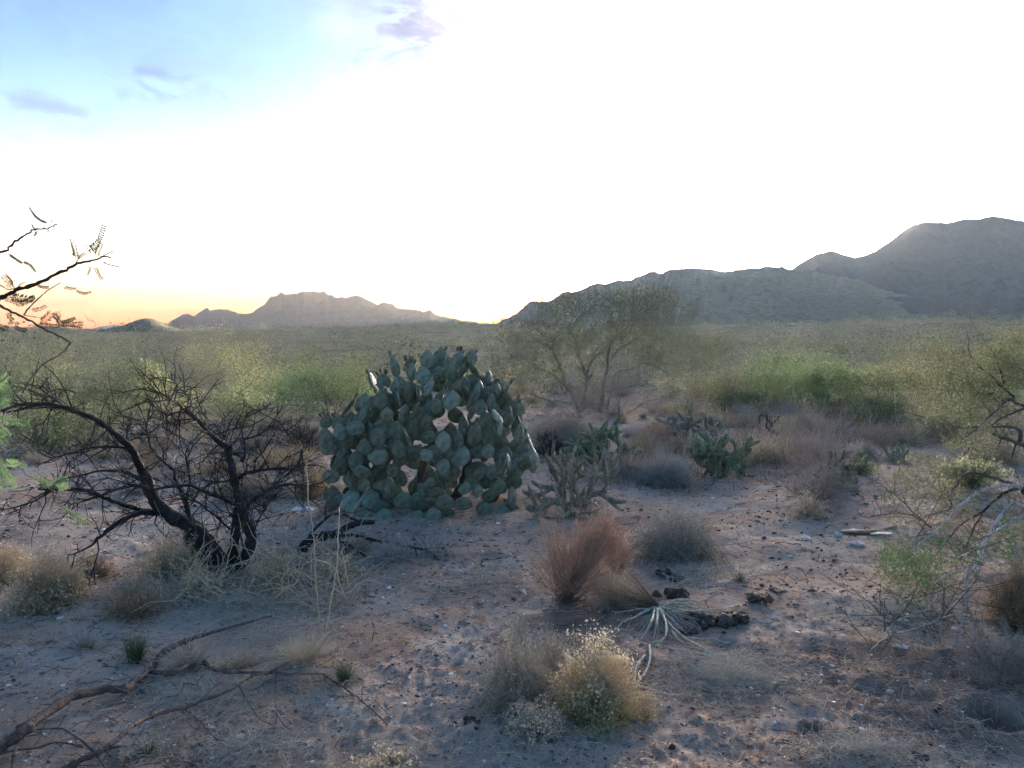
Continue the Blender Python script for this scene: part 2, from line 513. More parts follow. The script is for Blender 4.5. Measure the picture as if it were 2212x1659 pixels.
def ground_material():
    m = bpy.data.materials.new('desert_soil'); m.use_nodes = True
    nt = m.node_tree; N = nt.nodes; L = nt.links
    bsdf = N['Principled BSDF']; bsdf.inputs['Roughness'].default_value = 0.95; bsdf.inputs['Specular IOR Level'].default_value = 0.0
    geo = N.new('ShaderNodeNewGeometry')
    def noise(scale, detail=5, rough=0.55, stretch=None):
        n = N.new('ShaderNodeTexNoise'); n.inputs['Scale'].default_value = scale; n.inputs['Detail'].default_value = detail; n.inputs['Roughness'].default_value = rough
        if stretch:
            mp = N.new('ShaderNodeMapping'); mp.inputs['Scale'].default_value = stretch
            L.new(geo.outputs['Position'], mp.inputs[0]); L.new(mp.outputs[0], n.inputs['Vector'])
        else: L.new(geo.outputs['Position'], n.inputs['Vector'])
        return n.outputs['Fac']
    def rng_(v, a, b, c=0.0, d=1.0):
        n = N.new('ShaderNodeMapRange'); n.interpolation_type = 'SMOOTHSTEP'; L.new(v, n.inputs[0])
        for i, q in enumerate((a, b, c, d)): n.inputs[1 + i].default_value = q
        return n.outputs[0]
    def mix(f, a, b):
        n = N.new('ShaderNodeMix'); n.data_type = 'RGBA'
        if isinstance(f, float): n.inputs[0].default_value = f
        else: L.new(f, n.inputs[0])
        for s, v in ((n.inputs[6], a), (n.inputs[7], b)):
            if isinstance(v, tuple): s.default_value = (*v, 1)
            else: L.new(v, s)
        return n.outputs[2]
    def mul(a, b):
        n = N.new('ShaderNodeMath'); n.operation = 'MULTIPLY'; L.new(a, n.inputs[0])
        if isinstance(b, float): n.inputs[1].default_value = b
        else: L.new(b, n.inputs[1])
        return n.outputs[0]
    c = mix(rng_(noise(0.55, 4), 0.38, 0.62), SOIL_A, SOIL_B)                    # red-brown to pinkish grit
    c = mix(rng_(noise(1.7, 5, 0.6), 0.45, 0.66), c, SOIL_C)                     # weathered straw and ash
    c = mix(mul(rng_(noise(5.0, 5, 0.65), 0.52, 0.70), 0.75), c, SOIL_D)        # dark crusts
    c = mix(mul(rng_(noise(26, 5, 0.75), 0.53, 0.64), 0.75), c, (0.085, 0.058, 0.045))
    c = mix(mul(rng_(noise(60, 3, 0.6, (1, 0.35, 1)), 0.60, 0.70), 0.6), c, (0.47, 0.43, 0.38))
    vo = N.new('ShaderNodeTexVoronoi'); vo.inputs['Scale'].default_value = 42; L.new(geo.outputs['Position'], vo.inputs['Vector'])
    c = mix(mul(rng_(vo.outputs['Distance'], 0.30, 0.16), mul(rng_(noise(9, 3), 0.5, 0.62), 0.55)), c, (0.52, 0.48, 0.44))
    # freshly dug reddish dirt round the burrows
    for (cx_, cy_, rx_, ry_) in DUG:
        mp = N.new('ShaderNodeMapping'); mp.vector_type = 'POINT'
        mp.inputs['Location'].default_value = (-cx_ / rx_, -cy_ / ry_, 0); mp.inputs['Scale'].default_value = (1 / rx_, 1 / ry_, 0)
        L.new(geo.outputs['Position'], mp.inputs[0])
        ll = N.new('ShaderNodeVectorMath'); ll.operation = 'LENGTH'; L.new(mp.outputs[0], ll.inputs[0])
        ad = N.new('ShaderNodeMath'); ad.operation = 'MULTIPLY_ADD'; L.new(noise(3.0, 5, 0.65), ad.inputs[0]); ad.inputs[1].default_value = 1.6; L.new(ll.outputs['Value'], ad.inputs[2])
        dug = mix(rng_(noise(7, 5, 0.7), 0.40, 0.62), (0.31, 0.20, 0.145), (0.21, 0.135, 0.098))
        c = mix(mul(rng_(ad.outputs[0], 2.0, 1.35), 0.9), c, dug)
    # far out the soil is covered with low dry herbs and litter
    ln = N.new('ShaderNodeVectorMath'); ln.operation = 'LENGTH'; L.new(geo.outputs['Position'], ln.inputs[0])
    cover = mix(rng_(noise(0.16, 5, 0.6), 0.40, 0.60), (0.19, 0.175, 0.115), (0.28, 0.245, 0.175))
    c = mix(mul(rng_(ln.outputs['Value'], 13, 42), rng_(noise(0.30, 4, 0.6), 0.30, 0.52)), c, cover)
    c = mix(mul(rng_(ln.outputs['Value'], 130, 330), 0.85), c, (0.135, 0.135, 0.10))
    L.new(c, bsdf.inputs['Base Color'])
    b1 = N.new('ShaderNodeBump'); b1.inputs['Strength'].default_value = 0.8; b1.inputs['Distance'].default_value = 0.015
    L.new(noise(34, 8, 0.7), b1.inputs['Height'])
    b2 = N.new('ShaderNodeBump'); b2.inputs['Strength'].default_value = 0.6; b2.inputs['Distance'].default_value = 0.006
    L.new(noise(150, 4, 0.6), b2.inputs['Height']); L.new(b1.outputs[0], b2.inputs['Normal'])
    L.new(b2.outputs[0], bsdf.inputs['Normal'])
    return m
SOIL_A, SOIL_B, SOIL_C, SOIL_D = (0.37, 0.245, 0.175), (0.51, 0.375, 0.29), (0.47, 0.39, 0.32), (0.185, 0.128, 0.097)
DUG = []
for x_, y_, w_, h_ in ((1960, 1470, 300, 110), (1270, 1330, 150, 40), (1800, 1600, 140, 40)):
    p_ = ground_at(x_, y_); q_ = ground_at(x_, y_ - h_)
    DUG.append((p_[0], p_[1], w_ * scale_at(p_), (q_[1] - p_[1])))
M_SOIL = ground_material()

def build_ground():
    dense = np.radians(np.linspace(-46, 46, 560))
    side = np.radians(np.linspace(46, 314, 50))[1:-1]
    az = np.concatenate([dense, side])
    r = np.concatenate([np.geomspace(0.6, 2.0, 14)[:-1], np.geomspace(2.0, 14, 300)[:-1], np.geomspace(14, 120, 120)[:-1], np.geomspace(120, 985, 50)])
    A, Rr = np.meshgrid(az, r)
    X = Rr * np.sin(A); Y = Rr * np.cos(A)
    Z = gz_fine(X, Y)
    V = np.stack([X, Y, Z], -1).reshape(-1, 3)
    nr, na = X.shape
    i = np.arange(nr - 1)[:, None] * na + np.arange(na)[None]
    j = np.arange(nr - 1)[:, None] * na + (np.arange(na)[None] + 1) % na
    F = np.stack([i, i + na, j + na, j], -1).reshape(-1, 4)
    g = Geo(); g.add(V, F, 0.0, 0.5)
    c = np.array([[0, 0, 0.0]])
    k = len(V)
    g.add(c, np.zeros((0, 3), int), 0, 0.5)
    fan = np.stack([np.arange(na), (np.arange(na) + 1) % na, np.full(na, k)], -1)
    g.f[3].append(fan); g.fm[3].append(np.zeros(na, np.int32))
    o = g.build('desert_ground', M_SOIL)
    tag(o, 'pinkish brown stony desert soil with straw and pebbles', kind='structure')
    return o
build_ground()

def hill_material(name, a, b, dots, scale):
    m = bpy.data.materials.new(name); m.use_nodes = True
    nt = m.node_tree; N = nt.nodes; L = nt.links
    bsdf = N['Principled BSDF']; bsdf.inputs['Roughness'].default_value = 1.0; bsdf.inputs['Specular IOR Level'].default_value = 0.0
    geo = N.new('ShaderNodeNewGeometry')
    n1 = N.new('ShaderNodeTexNoise'); n1.inputs['Scale'].default_value = scale; n1.inputs['Detail'].default_value = 6; n1.inputs['Roughness'].default_value = 0.65
    n2 = N.new('ShaderNodeTexNoise'); n2.inputs['Scale'].default_value = scale * 14; n2.inputs['Detail'].default_value = 3; n2.inputs['Roughness'].default_value = 0.7
    for n in (n1, n2): L.new(geo.outputs['Position'], n.inputs['Vector'])
    def rr(v, p, q):
        k = N.new('ShaderNodeMapRange'); L.new(v, k.inputs[0]); k.inputs[1].default_value = p; k.inputs[2].default_value = q; return k.outputs[0]
    x1 = N.new('ShaderNodeMix'); x1.data_type = 'RGBA'; L.new(rr(n1.outputs[0], 0.35, 0.65), x1.inputs[0]); x1.inputs[6].default_value = (*a, 1); x1.inputs[7].default_value = (*b, 1)
    x2 = N.new('ShaderNodeMix'); x2.data_type = 'RGBA'; L.new(rr(n2.outputs[0], 0.47, 0.60), x2.inputs[0]); L.new(x1.outputs[2], x2.inputs[6]); x2.inputs[7].default_value = (*dots, 1)
    L.new(x2.outputs[2], bsdf.inputs['Base Color'])
    bp = N.new('ShaderNodeBump'); bp.inputs['Strength'].default_value = 0.12; bp.inputs['Distance'].default_value = 1.2 * 0.08 / scale
    L.new(n2.outputs[0], bp.inputs['Height']); L.new(bp.outputs[0], bsdf.inputs['Normal'])
    return m

def build_hill(name, label, prof, d_ridge, d_foot, mat, rough=0.05, seed=0, back=1.6, nu=300, nv=46, gully=14.0, power=1.35, jag=0.0, dvar=0.0):
    """a ridge whose skyline follows prof (photo pixels), falling to the plain in front and behind"""
    prof = np.asarray(prof, float)
    u = np.linspace(prof[0, 0], prof[-1, 0], nu)
    y = np.interp(u, prof[:, 0], prof[:, 1])
    y = y + jag * fbm(u * 0.11, u * 0 + seed, 3, seed + 5)
    dirs = np.array([ray(a, b) for a, b in zip(u, y)])
    dr = d_ridge * (1 + dvar * fbm(u * 0.006, u * 0, 2, seed + 9))
    ridge = np.array([0, 0, CAM_H]) + dirs * (dr / dirs[:, 1])[:, None]
    flat = dirs.copy(); flat[:, 2] = 0
    flat /= flat[:, 1][:, None]
    rows = []
    ts = np.concatenate([np.linspace(0, 1, nv), 1 + (back - 1) * np.linspace(0, 1, 14)[1:]])
    for t in ts:
        if t <= 1:
            Yd = d_foot + (dr - d_foot) * t
            h = t ** power
        else:
            Yd = dr + (t - 1) * (dr - d_foot)
            h = max(0.0, 1 - ((t - 1) / (back - 1)) ** 1.2)
        X = flat[:, 0] * Yd; Yv = Yd * np.ones(nu)
        base = gz(X, Yv) - 1.5
        top = ridge[:, 2]
        env = math.sin(min(t, 1) * math.pi) ** 0.8 if t < 1 else (math.sin((t - 1) / (back - 1) * math.pi) if back > 1 else 0)
        amp = np.maximum(top - base, 0)
        nz = fbm(X * gully / d_ridge, Yv * gully / d_ridge * 0.5, 5, seed, 0.55)
        rdg = -np.abs(fbm(X * gully * 0.7 / d_ridge, Yv * gully * 0.25 / d_ridge, 4, seed + 40, 0.5)) + 0.15
        Z = base + (top - base) * h + env * amp * (0.22 * nz + 0.35 * rdg) + amp * rough * 0.3 * fbm(X * 90 / d_ridge, Yv * 90 / d_ridge, 3, seed + 3) * min(1, max(env, 0.25) * 2)
        rows.append(np.stack([X, Yv, Z], -1))
    V = np.array(rows)
    n1 = len(ts)
    i = np.arange(n1 - 1)[:, None] * nu + np.arange(nu - 1)[None]
    F = np.stack([i, i + 1, i + nu + 1, i + nu], -1).reshape(-1, 4)
    g = Geo(); g.add(V.reshape(-1, 3), F, 0, 0.5)
    o = g.build(name, mat)
    tag(o, label, kind='structure')
    return o, ridge

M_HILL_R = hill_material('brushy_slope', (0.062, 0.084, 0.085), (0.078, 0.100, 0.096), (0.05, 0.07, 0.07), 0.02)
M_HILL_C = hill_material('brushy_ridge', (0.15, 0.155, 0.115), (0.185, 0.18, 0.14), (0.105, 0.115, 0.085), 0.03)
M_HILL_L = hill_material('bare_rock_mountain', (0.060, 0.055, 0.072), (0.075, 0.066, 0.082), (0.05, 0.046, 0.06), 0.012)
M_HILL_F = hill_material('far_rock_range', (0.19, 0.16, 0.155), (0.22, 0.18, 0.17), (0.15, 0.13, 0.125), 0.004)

FAR = [(-300, 716), (0, 716), (120, 714), (175, 713), (196, 710), (226, 703), (251, 702), (265, 703), (300, 706), (400, 712), (520, 718)]
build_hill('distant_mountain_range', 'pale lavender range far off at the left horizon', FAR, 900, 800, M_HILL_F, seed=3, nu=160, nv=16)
LEFT = [(250, 716), (330, 706), (362, 697), (378, 688), (395, 679), (408, 680), (420, 681), (433, 673), (447, 665), (454, 669), (462, 671), (478, 669), (495, 669), (515, 677), (525, 678), (545, 674),
        (570, 657), (585, 642), (597, 640), (606, 631), (614, 635), (625, 637), (640, 636), (655, 629), (666, 630), (677, 628), (688, 631), (700, 632), (712, 637), (725, 642), (738, 644), (750, 643), (760, 640), (770, 638),
        (782, 642), (795, 647), (806, 654), (817, 660), (825, 655), (832, 654), (840, 657), (847, 657), (860, 667), (880, 667), (900, 669), (915, 675), (922, 671), (930, 670), (942, 680),
        (958, 684), (975, 687), (1000, 692), (1025, 696), (1045, 699), (1100, 704), (1200, 712), (1350, 722)]
build_hill('purple_mountain', 'jagged purple mountain on the skyline left of the sunset gap', LEFT, 620, 470, M_HILL_L, rough=0.25, seed=7, nu=420, nv=40, jag=3.0)
CENTRE = [(740, 724), (790, 716), (830, 708), (880, 698), (935, 691), (990, 694), (1042, 700), (1069, 699), (1090, 689), (1104, 682), (1117, 675), (1132, 660), (1144, 651), (1158, 652), (1170, 651), (1184, 650), (1197, 645), (1208, 636), (1218, 628), (1233, 630), (1253, 625),
          (1272, 620), (1280, 613), (1289, 610), (1307, 613), (1322, 608), (1337, 604), (1352, 606), (1367, 604), (1375, 598), (1382, 594), (1400, 590), (1417, 585), (1432, 589), (1445, 583), (1457, 579),
          (1477, 578), (1490, 580), (1504, 582), (1512, 579), (1533, 581), (1555, 585), (1575, 587), (1593, 581), (1608, 578), (1623, 577), (1640, 578), (1661, 577), (1675, 578), (1688, 576), (1701, 580), (1760, 590), (1850, 602), (2000, 640)]
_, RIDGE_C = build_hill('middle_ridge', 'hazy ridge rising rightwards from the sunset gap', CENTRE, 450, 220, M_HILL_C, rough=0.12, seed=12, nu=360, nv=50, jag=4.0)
RIGHT = [(1380, 712), (1440, 702), (1500, 690), (1530, 670), (1580, 642), (1640, 612), (1690, 592), (1711, 581), (1728, 569), (1746, 558), (1766, 547), (1780, 544), (1796, 542), (1808, 544), (1820, 549), (1834, 553), (1847, 556), (1860, 554), (1871, 551), (1890, 541), (1906, 531), (1926, 517),
         (1948, 501), (1962, 492), (1975, 486), (1990, 481), (2004, 478), (2018, 479), (2031, 478), (2046, 481), (2066, 477), (2085, 473), (2098, 474), (2109, 474), (2124, 469), (2141, 466), (2152, 467), (2162, 468), (2174, 471), (2186, 473), (2212, 477),
         (2300, 470), (2420, 500), (2560, 560), (2750, 650), (2850, 700)]
build_hill('dark_mountain', 'dark brushy mountain filling the right skyline', RIGHT, 620, 270, M_HILL_R, rough=0.08, seed=23, nu=420, nv=60, jag=2.0, dvar=0.1)
KNOLL = [(-500, 735), (-200, 722), (0, 719), (40, 717), (68, 714), (109, 706), (128, 704), (145, 706), (175, 714), (200, 718), (232, 709), (265, 703), (289, 695), (302, 690), (314, 688), (327, 689), (338, 692), (350, 697), (360, 702), (385, 710), (440, 716), (560, 722)]
_, RIDGE_K = build_hill('low_hill', 'low brushy hill at the foot of the sunset sky on the left', KNOLL, 230, 150, M_HILL_C, rough=0.3, seed=31, nu=220, nv=24, power=1.0)

# the air between
def build_haze():
    g = Geo()
    x0, x1, y0, y1, z0, z1 = -1015, 1015, -1015, 1015, -12, 116
    v = [(x, y, z) for x in (x0, x1) for y in (y0, y1) for z in (z0, z1)]
    f = [(0, 1, 3, 2), (4, 6, 7, 5), (0, 4, 5, 1), (2, 3, 7, 6), (0, 2, 6, 4), (1, 5, 7, 3)]
    g.add(v, f)
    m = bpy.data.materials.new('desert_haze'); m.use_nodes = True
    N = m.node_tree.nodes; N.remove(N['Principled BSDF'])
    pv = N.new('ShaderNodeVolumePrincipled')
    pv.inputs['Color'].default_value = (*HAZE_COL, 1)
    pv.inputs['Density'].default_value = HAZE_D
    pv.inputs['Anisotropy'].default_value = HAZE_G
    m.node_tree.links.new(pv.outputs[0], N['Material Output'].inputs['Volume'])
    o = g.build('haze', m, smooth=False)
    o['kind'] = 'stuff'
    return o
HAZE_D, HAZE_G, HAZE_COL = 0.00015, 0.42, (0.78, 0.90, 1.0)
build_haze()
# ------------------------------------------------------------------ plant materials (root .. tip along the strand)
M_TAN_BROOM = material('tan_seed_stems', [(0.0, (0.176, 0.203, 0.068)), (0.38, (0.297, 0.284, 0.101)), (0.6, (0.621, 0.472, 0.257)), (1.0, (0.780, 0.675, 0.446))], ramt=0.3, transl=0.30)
M_TAN_HEAD = material('dry_flower_heads', [(0.0, (0.74, 0.60, 0.42))], ramt=0.35, transl=0.25)
M_GOLD_HEAD = material('golden_seed_heads', [(0.0, (0.36, 0.32, 0.15)), (0.3, (0.48, 0.40, 0.23)), (0.5, (0.66, 0.52, 0.34)), (1.0, (0.78, 0.65, 0.48))], ramt=0.22, transl=0.25)
M_MAT = material('flattened_straw', [(0.0, (0.50, 0.44, 0.35)), (1.0, (0.60, 0.54, 0.45))], ramt=0.35)
M_FAR_A = material('far_olive_brush', [(0.0, (0.36, 0.345, 0.2))], ramt=0.35, transl=0.1, spec=0.0)
M_FAR_B = material('far_grey_green_brush', [(0.0, (0.34, 0.32, 0.22))], ramt=0.35, transl=0.1, spec=0.0)
M_FAR_C = material('far_dark_brush', [(0.0, (0.19, 0.19, 0.12))], ramt=0.35, transl=0.1, spec=0.0)
M_FAR_D = material('far_dry_brush', [(0.0, (0.39, 0.335, 0.25))], ramt=0.35, transl=0.1, spec=0.0)
M_FAR_E = material('far_straw_brush', [(0.0, (0.5, 0.43, 0.29))], ramt=0.35, transl=0.1, spec=0.0)
M_TAN_HEAD_LOW = material('yellow_green_leaflets', [(0.0, (0.390, 0.375, 0.120))], ramt=0.4, transl=0.30)
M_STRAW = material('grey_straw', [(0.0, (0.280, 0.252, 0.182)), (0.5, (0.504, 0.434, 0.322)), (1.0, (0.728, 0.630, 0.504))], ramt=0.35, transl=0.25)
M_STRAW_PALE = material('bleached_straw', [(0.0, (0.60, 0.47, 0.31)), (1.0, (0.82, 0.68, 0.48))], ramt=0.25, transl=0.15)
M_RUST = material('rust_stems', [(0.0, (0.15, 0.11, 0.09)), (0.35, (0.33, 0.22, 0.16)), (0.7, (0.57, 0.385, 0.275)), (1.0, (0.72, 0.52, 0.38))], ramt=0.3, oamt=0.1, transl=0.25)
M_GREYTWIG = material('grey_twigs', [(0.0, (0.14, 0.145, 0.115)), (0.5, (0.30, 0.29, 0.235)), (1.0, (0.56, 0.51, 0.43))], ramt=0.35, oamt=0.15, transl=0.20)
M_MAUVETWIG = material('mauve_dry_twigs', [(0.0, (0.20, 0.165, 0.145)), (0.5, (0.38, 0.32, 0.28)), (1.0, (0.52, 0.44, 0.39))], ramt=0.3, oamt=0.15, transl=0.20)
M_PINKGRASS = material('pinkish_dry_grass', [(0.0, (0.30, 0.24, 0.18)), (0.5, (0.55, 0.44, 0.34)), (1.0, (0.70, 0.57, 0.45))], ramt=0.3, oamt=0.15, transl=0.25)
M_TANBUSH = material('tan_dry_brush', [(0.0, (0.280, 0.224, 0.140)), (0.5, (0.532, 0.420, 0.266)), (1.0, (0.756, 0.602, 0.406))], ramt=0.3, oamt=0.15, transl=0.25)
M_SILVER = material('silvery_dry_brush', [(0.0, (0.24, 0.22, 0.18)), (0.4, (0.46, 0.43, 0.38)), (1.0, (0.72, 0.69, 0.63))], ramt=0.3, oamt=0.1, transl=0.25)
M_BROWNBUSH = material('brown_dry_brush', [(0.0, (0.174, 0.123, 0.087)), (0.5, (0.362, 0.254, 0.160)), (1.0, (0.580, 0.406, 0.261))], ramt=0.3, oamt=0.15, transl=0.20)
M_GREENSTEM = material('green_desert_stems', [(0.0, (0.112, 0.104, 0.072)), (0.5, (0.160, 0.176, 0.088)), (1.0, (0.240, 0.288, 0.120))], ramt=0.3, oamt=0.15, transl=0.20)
M_CREO = material('creosote_leaves', [(0.0, (0.22, 0.26, 0.135))], ramt=0.5, oamt=0.2, hue=0.02, transl=0.52)
M_YGREEN = material('yellow_green_leaves', [(0.0, (0.42, 0.41, 0.2))], ramt=0.45, oamt=0.2, hue=0.02, transl=0.52)
M_BRIGHTGREEN = material('fresh_green_leaves', [(0.0, (0.25, 0.33, 0.15))], ramt=0.45, oamt=0.15, hue=0.015, transl=0.52)
M_OLIVE = material('olive_leaves', [(0.0, (0.34, 0.33, 0.2))], ramt=0.45, oamt=0.25, hue=0.02, transl=0.52)
M_DULL = material('dull_grey_green_leaves', [(0.0, (0.33, 0.31, 0.23))], ramt=0.45, oamt=0.3, hue=0.02, transl=0.52)
M_PALO = material('palo_verde_bark', [(0.0, (0.192, 0.180, 0.132)), (0.5, (0.264, 0.258, 0.156)), (1.0, (0.408, 0.396, 0.228))], ramt=0.2, transl=0.20, bump=0.3, bscale=40)
M_CHAR = material('charred_wood', [(0.0, (0.022, 0.020, 0.020)), (1.0, (0.045, 0.038, 0.036))], ramt=0.35, noise=14, namt=0.5, bump=0.9, bscale=70, rough=0.75, spec=0.3)
M_CHARTWIG = material('charred_twigs', [(0.0, (0.035, 0.030, 0.028)), (1.0, (0.075, 0.062, 0.055))], ramt=0.4)
M_DEADWOOD = material('weathered_dead_wood', [(0.0, (0.12, 0.093, 0.082)), (1.0, (0.23, 0.165, 0.13))], ramt=0.3, noise=22, namt=0.45, bump=0.7, bscale=90, rmix=((0.12, 0.075, 0.06), 0.5, 0.95))
M_GREYBARK = material('silver_grey_bark', [(0.0, (0.42, 0.39, 0.36)), (1.0, (0.50, 0.46, 0.41))], ramt=0.25, noise=18, namt=0.4, bump=0.5, bscale=80)
M_DARKBARK = material('dark_mesquite_bark', [(0.0, (0.07, 0.058, 0.05)), (1.0, (0.11, 0.095, 0.075))], ramt=0.25, noise=18, namt=0.4, bump=0.5, bscale=80)
M_MESQ = material('mesquite_leaflets', [(0.0, (0.161, 0.245, 0.105))], ramt=0.35, transl=0.45, rough=0.6)
M_SPRIG_BACKLIT = material('backlit_dark_leaflets', [(0.0, (0.055, 0.065, 0.035))], ramt=0.3, transl=0.2)  # mesquite leaflets with their against-the-sky darkness put into the colour
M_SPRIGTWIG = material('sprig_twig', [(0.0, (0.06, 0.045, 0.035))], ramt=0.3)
M_MESQ_Y = material('yellowing_mesquite_leaflets', [(0.0, (0.27, 0.265, 0.15))], ramt=0.4, transl=0.40)
M_MESQTWIG = material('mesquite_twigs', [(0.0, (0.12, 0.10, 0.075)), (1.0, (0.22, 0.20, 0.12))], ramt=0.3)
M_CHOLLA = material('cholla_skin', [(0.0, (0.128, 0.143, 0.090)), (1.0, (0.225, 0.255, 0.150))], ramt=0.3, noise=90, namt=0.5, bump=0.6, bscale=120)
M_CHOLLA_DRY = material('old_cholla_skin', [(0.0, (0.128, 0.112, 0.088)), (1.0, (0.320, 0.288, 0.216))], ramt=0.3, noise=90, namt=0.5, bump=0.6, bscale=120)
M_SPINE = material('pale_spines', [(0.0, (0.42, 0.38, 0.27))], ramt=0.3, transl=0.2)
M_ROOT = material('pale_bare_roots', [(0.0, (0.40, 0.37, 0.30)), (1.0, (0.56, 0.52, 0.43))], ramt=0.2, noise=60, namt=0.3)
M_DUNG = material('dark_earth_clod', [(0.0, (0.10, 0.075, 0.06))], ramt=0.4, noise=30, namt=0.5, bump=1.0, bscale=70)
M_ROCK = material('pale_stone', [(0.0, (0.50, 0.46, 0.43))], ramt=0.35, noise=20, namt=0.25, bump=0.4, bscale=50)
M_GRAVEL = material('mixed_pebbles', [(0.0, (0.30, 0.24, 0.20))], ramt=0.6, rmix=((0.62, 0.58, 0.54), 0.78, 0.95))
M_CRUMB = material('dark_soil_crumbs', [(0.0, (0.11, 0.080, 0.063))], ramt=0.5)

def dome_tips(n, w, h, low=0.05, pw=0.5, flat=1.0):
    """points filling a dome of width w and height h, denser at the surface"""
    a = rng.random(n) * 2 * math.pi
    ph = np.arccos(np.clip(1 - rng.random(n) * (1 - low), -1, 1))          # 0 = straight up
    rr = rng.uniform(0.50, 1.0, n) ** pw
    k1, k2, k3 = rng.uniform(0, 6.28, 3)
    rr = rr * (1 + 0.16 * np.sin(a * 3 + k1) * np.sin(ph * 3 + k2) + 0.12 * np.sin(a * 5 + k3) + 0.07 * rng.normal(size=n)) * 0.97
    return np.stack([w / 2 * np.sin(ph) * np.cos(a) * rr, w / 2 * np.sin(ph) * np.sin(a) * rr, h * (np.cos(ph) ** flat) * rr], -1)

def stem_curves(base, tip, k, wob=0.06, lift=0.35):
    """curved stems: leave the base steeply, bend out to the tip"""
    n = len(tip)
    L = np.linalg.norm(tip - base, axis=1, keepdims=True)
    mid = base + (tip - base) * 0.5
    mid[:, 2:] += L * lift * np.clip(np.linalg.norm((tip - base)[:, :2], axis=1, keepdims=True) / (L + 1e-6), 0, 1) * 0.5
    mid += rng.normal(size=(n, 3)) * L * wob
    u = np.linspace(0, 1, k)[None, :, None]
    P = base[:, None] * (1 - u) ** 2 + 2 * mid[:, None] * u * (1 - u) + tip[:, None] * u ** 2
    jit = rng.normal(size=P.shape) * L[:, None] * wob * 0.25
    jit[:, 0] = 0
    return P + jit

def broom(g, w, h, n=300, branchlets=5, r0=0.0022, heads=0, head_size=0.006, m_stem=0, m_head=1, lean=(0, 0), low=0.08, spread_base=0.12, wob=0.06, k=4, lift=0.35):
    """dense broom-like shrub: many thin stems fanning from a small crown, forking near the top"""
    tips = dome_tips(n, w, h, low)
    tips[:, 0] += lean[0] * tips[:, 2]; tips[:, 1] += lean[1] * tips[:, 2]
    base = rng.normal(size=(n, 3)) * w * spread_base * 0.5; base[:, 2] = -0.01
    P = stem_curves(base, tips, k, wob, lift)
    R = np.linspace(1, 0.45, k)[None] * r0 * rng.uniform(0.7, 1.3, (n, 1))
    hmax = h
    t_end = np.clip(tips[:, 2] / hmax, 0, 1)
    strands(g, P, R, 3, m_stem, t0=0.0, t1=0.75)
    if branchlets:
        idx = np.repeat(np.arange(n), branchlets)
        f = rng.uniform(0.35, 0.9, len(idx))
        i0 = np.minimum((f * (k - 1)).astype(int), k - 2); ff = f * (k - 1) - i0
        B = P[idx, i0] * (1 - ff[:, None]) + P[idx, i0 + 1] * ff[:, None]
        d = P[idx, -1] - P[idx, -2]; d /= np.linalg.norm(d, axis=1, keepdims=True) + 1e-9
        d = d + rng.normal(size=d.shape) * 0.45; d[:, 2] += 0.25
        L = rng.uniform(0.10, 0.28, len(idx)) * h * (1.1 - 0.5 * f)
        T = B + d * L[:, None]
        T[:, 2] = np.maximum(T[:, 2], 0.01)
        Q = stem_curves(B, T, 3, 0.08, 0.0)
        strands(g, Q, np.linspace(1, 0.4, 3)[None] * r0 * 0.62 * np.ones((len(idx), 1)), 3, m_stem, t0=0.55, t1=1.0)
        ends = np.concatenate([tips, T])
    else:
        ends = tips
    if heads:
        C = ends[rng.integers(0, len(ends), heads)] + rng.normal(size=(heads, 3)) * 0.006
        leaves(g, C, head_size * rng.uniform(0.6, 1.4, heads), m_head, aspect=1.3, t=np.clip(C[:, 2] / h, 0, 1))
    return ends

def branching(g, w, h, n0=7, levels=3, forks=4, r0=0.02, m=0, low=0.2, wob=0.12, k=5, droop=0.0, sides=4, taper=0.55):
    """woody shrub: n0 main limbs, each forking for a few levels; returns tips and their directions"""
    tips = dome_tips(n0, w * 0.85, h * 0.8, low, 0.3)
    base = rng.normal(size=(n0, 3)) * w * 0.03; base[:, 2] = -0.02
    P = stem_curves(base, tips, k, wob)
    r = r0 * rng.uniform(0.75, 1.2, n0)
    R = np.linspace(1, taper, k)[None] * r[:, None]
    strands(g, P, R, sides, m, t0=0, t1=0.3)
    allT = [tips]; span = max(w, h)
    for lv in range(levels):
        idx = np.repeat(np.arange(len(P)), forks)
        f = rng.uniform(0.3, 1.0, len(idx)); kk = P.shape[1]
        i0 = np.minimum((f * (kk - 1)).astype(int), kk - 2); ff = (f * (kk - 1) - i0)[:, None]
        B = P[idx, i0] * (1 - ff) + P[idx, i0 + 1] * ff
        d = P[idx, i0 + 1] - P[idx, i0]; d /= np.linalg.norm(d, axis=1, keepdims=True) + 1e-9
        d = d + rng.normal(size=d.shape) * 0.62; d[:, 2] += 0.15 - droop * lv
        d /= np.linalg.norm(d, axis=1, keepdims=True) + 1e-9
        L = span * (0.34 * 0.58 ** lv) * rng.uniform(0.6, 1.3, len(idx))
        T = B + d * L[:, None]; T[:, 2] = np.maximum(T[:, 2], 0.02)
        r = r[idx] * 0.5
        kk = max(3, k - lv - 1)
        P = stem_curves(B, T, kk, wob, 0.1)
        strands(g, P, np.linspace(1, 0.5, kk)[None] * r[:, None], 3, m, t0=0.3 + 0.2 * lv, t1=min(1, 0.55 + 0.2 * lv))
        allT.append(T)
        lastP = P
    return np.concatenate(allT), lastP

def along(P, n):
    i = rng.integers(0, len(P), n); f = rng.random(n) * (P.shape[1] - 1)
    i0 = np.minimum(f.astype(int), P.shape[1] - 2); ff = (f - i0)[:, None]
    return P[i, i0] * (1 - ff) + P[i, i0 + 1] * ff

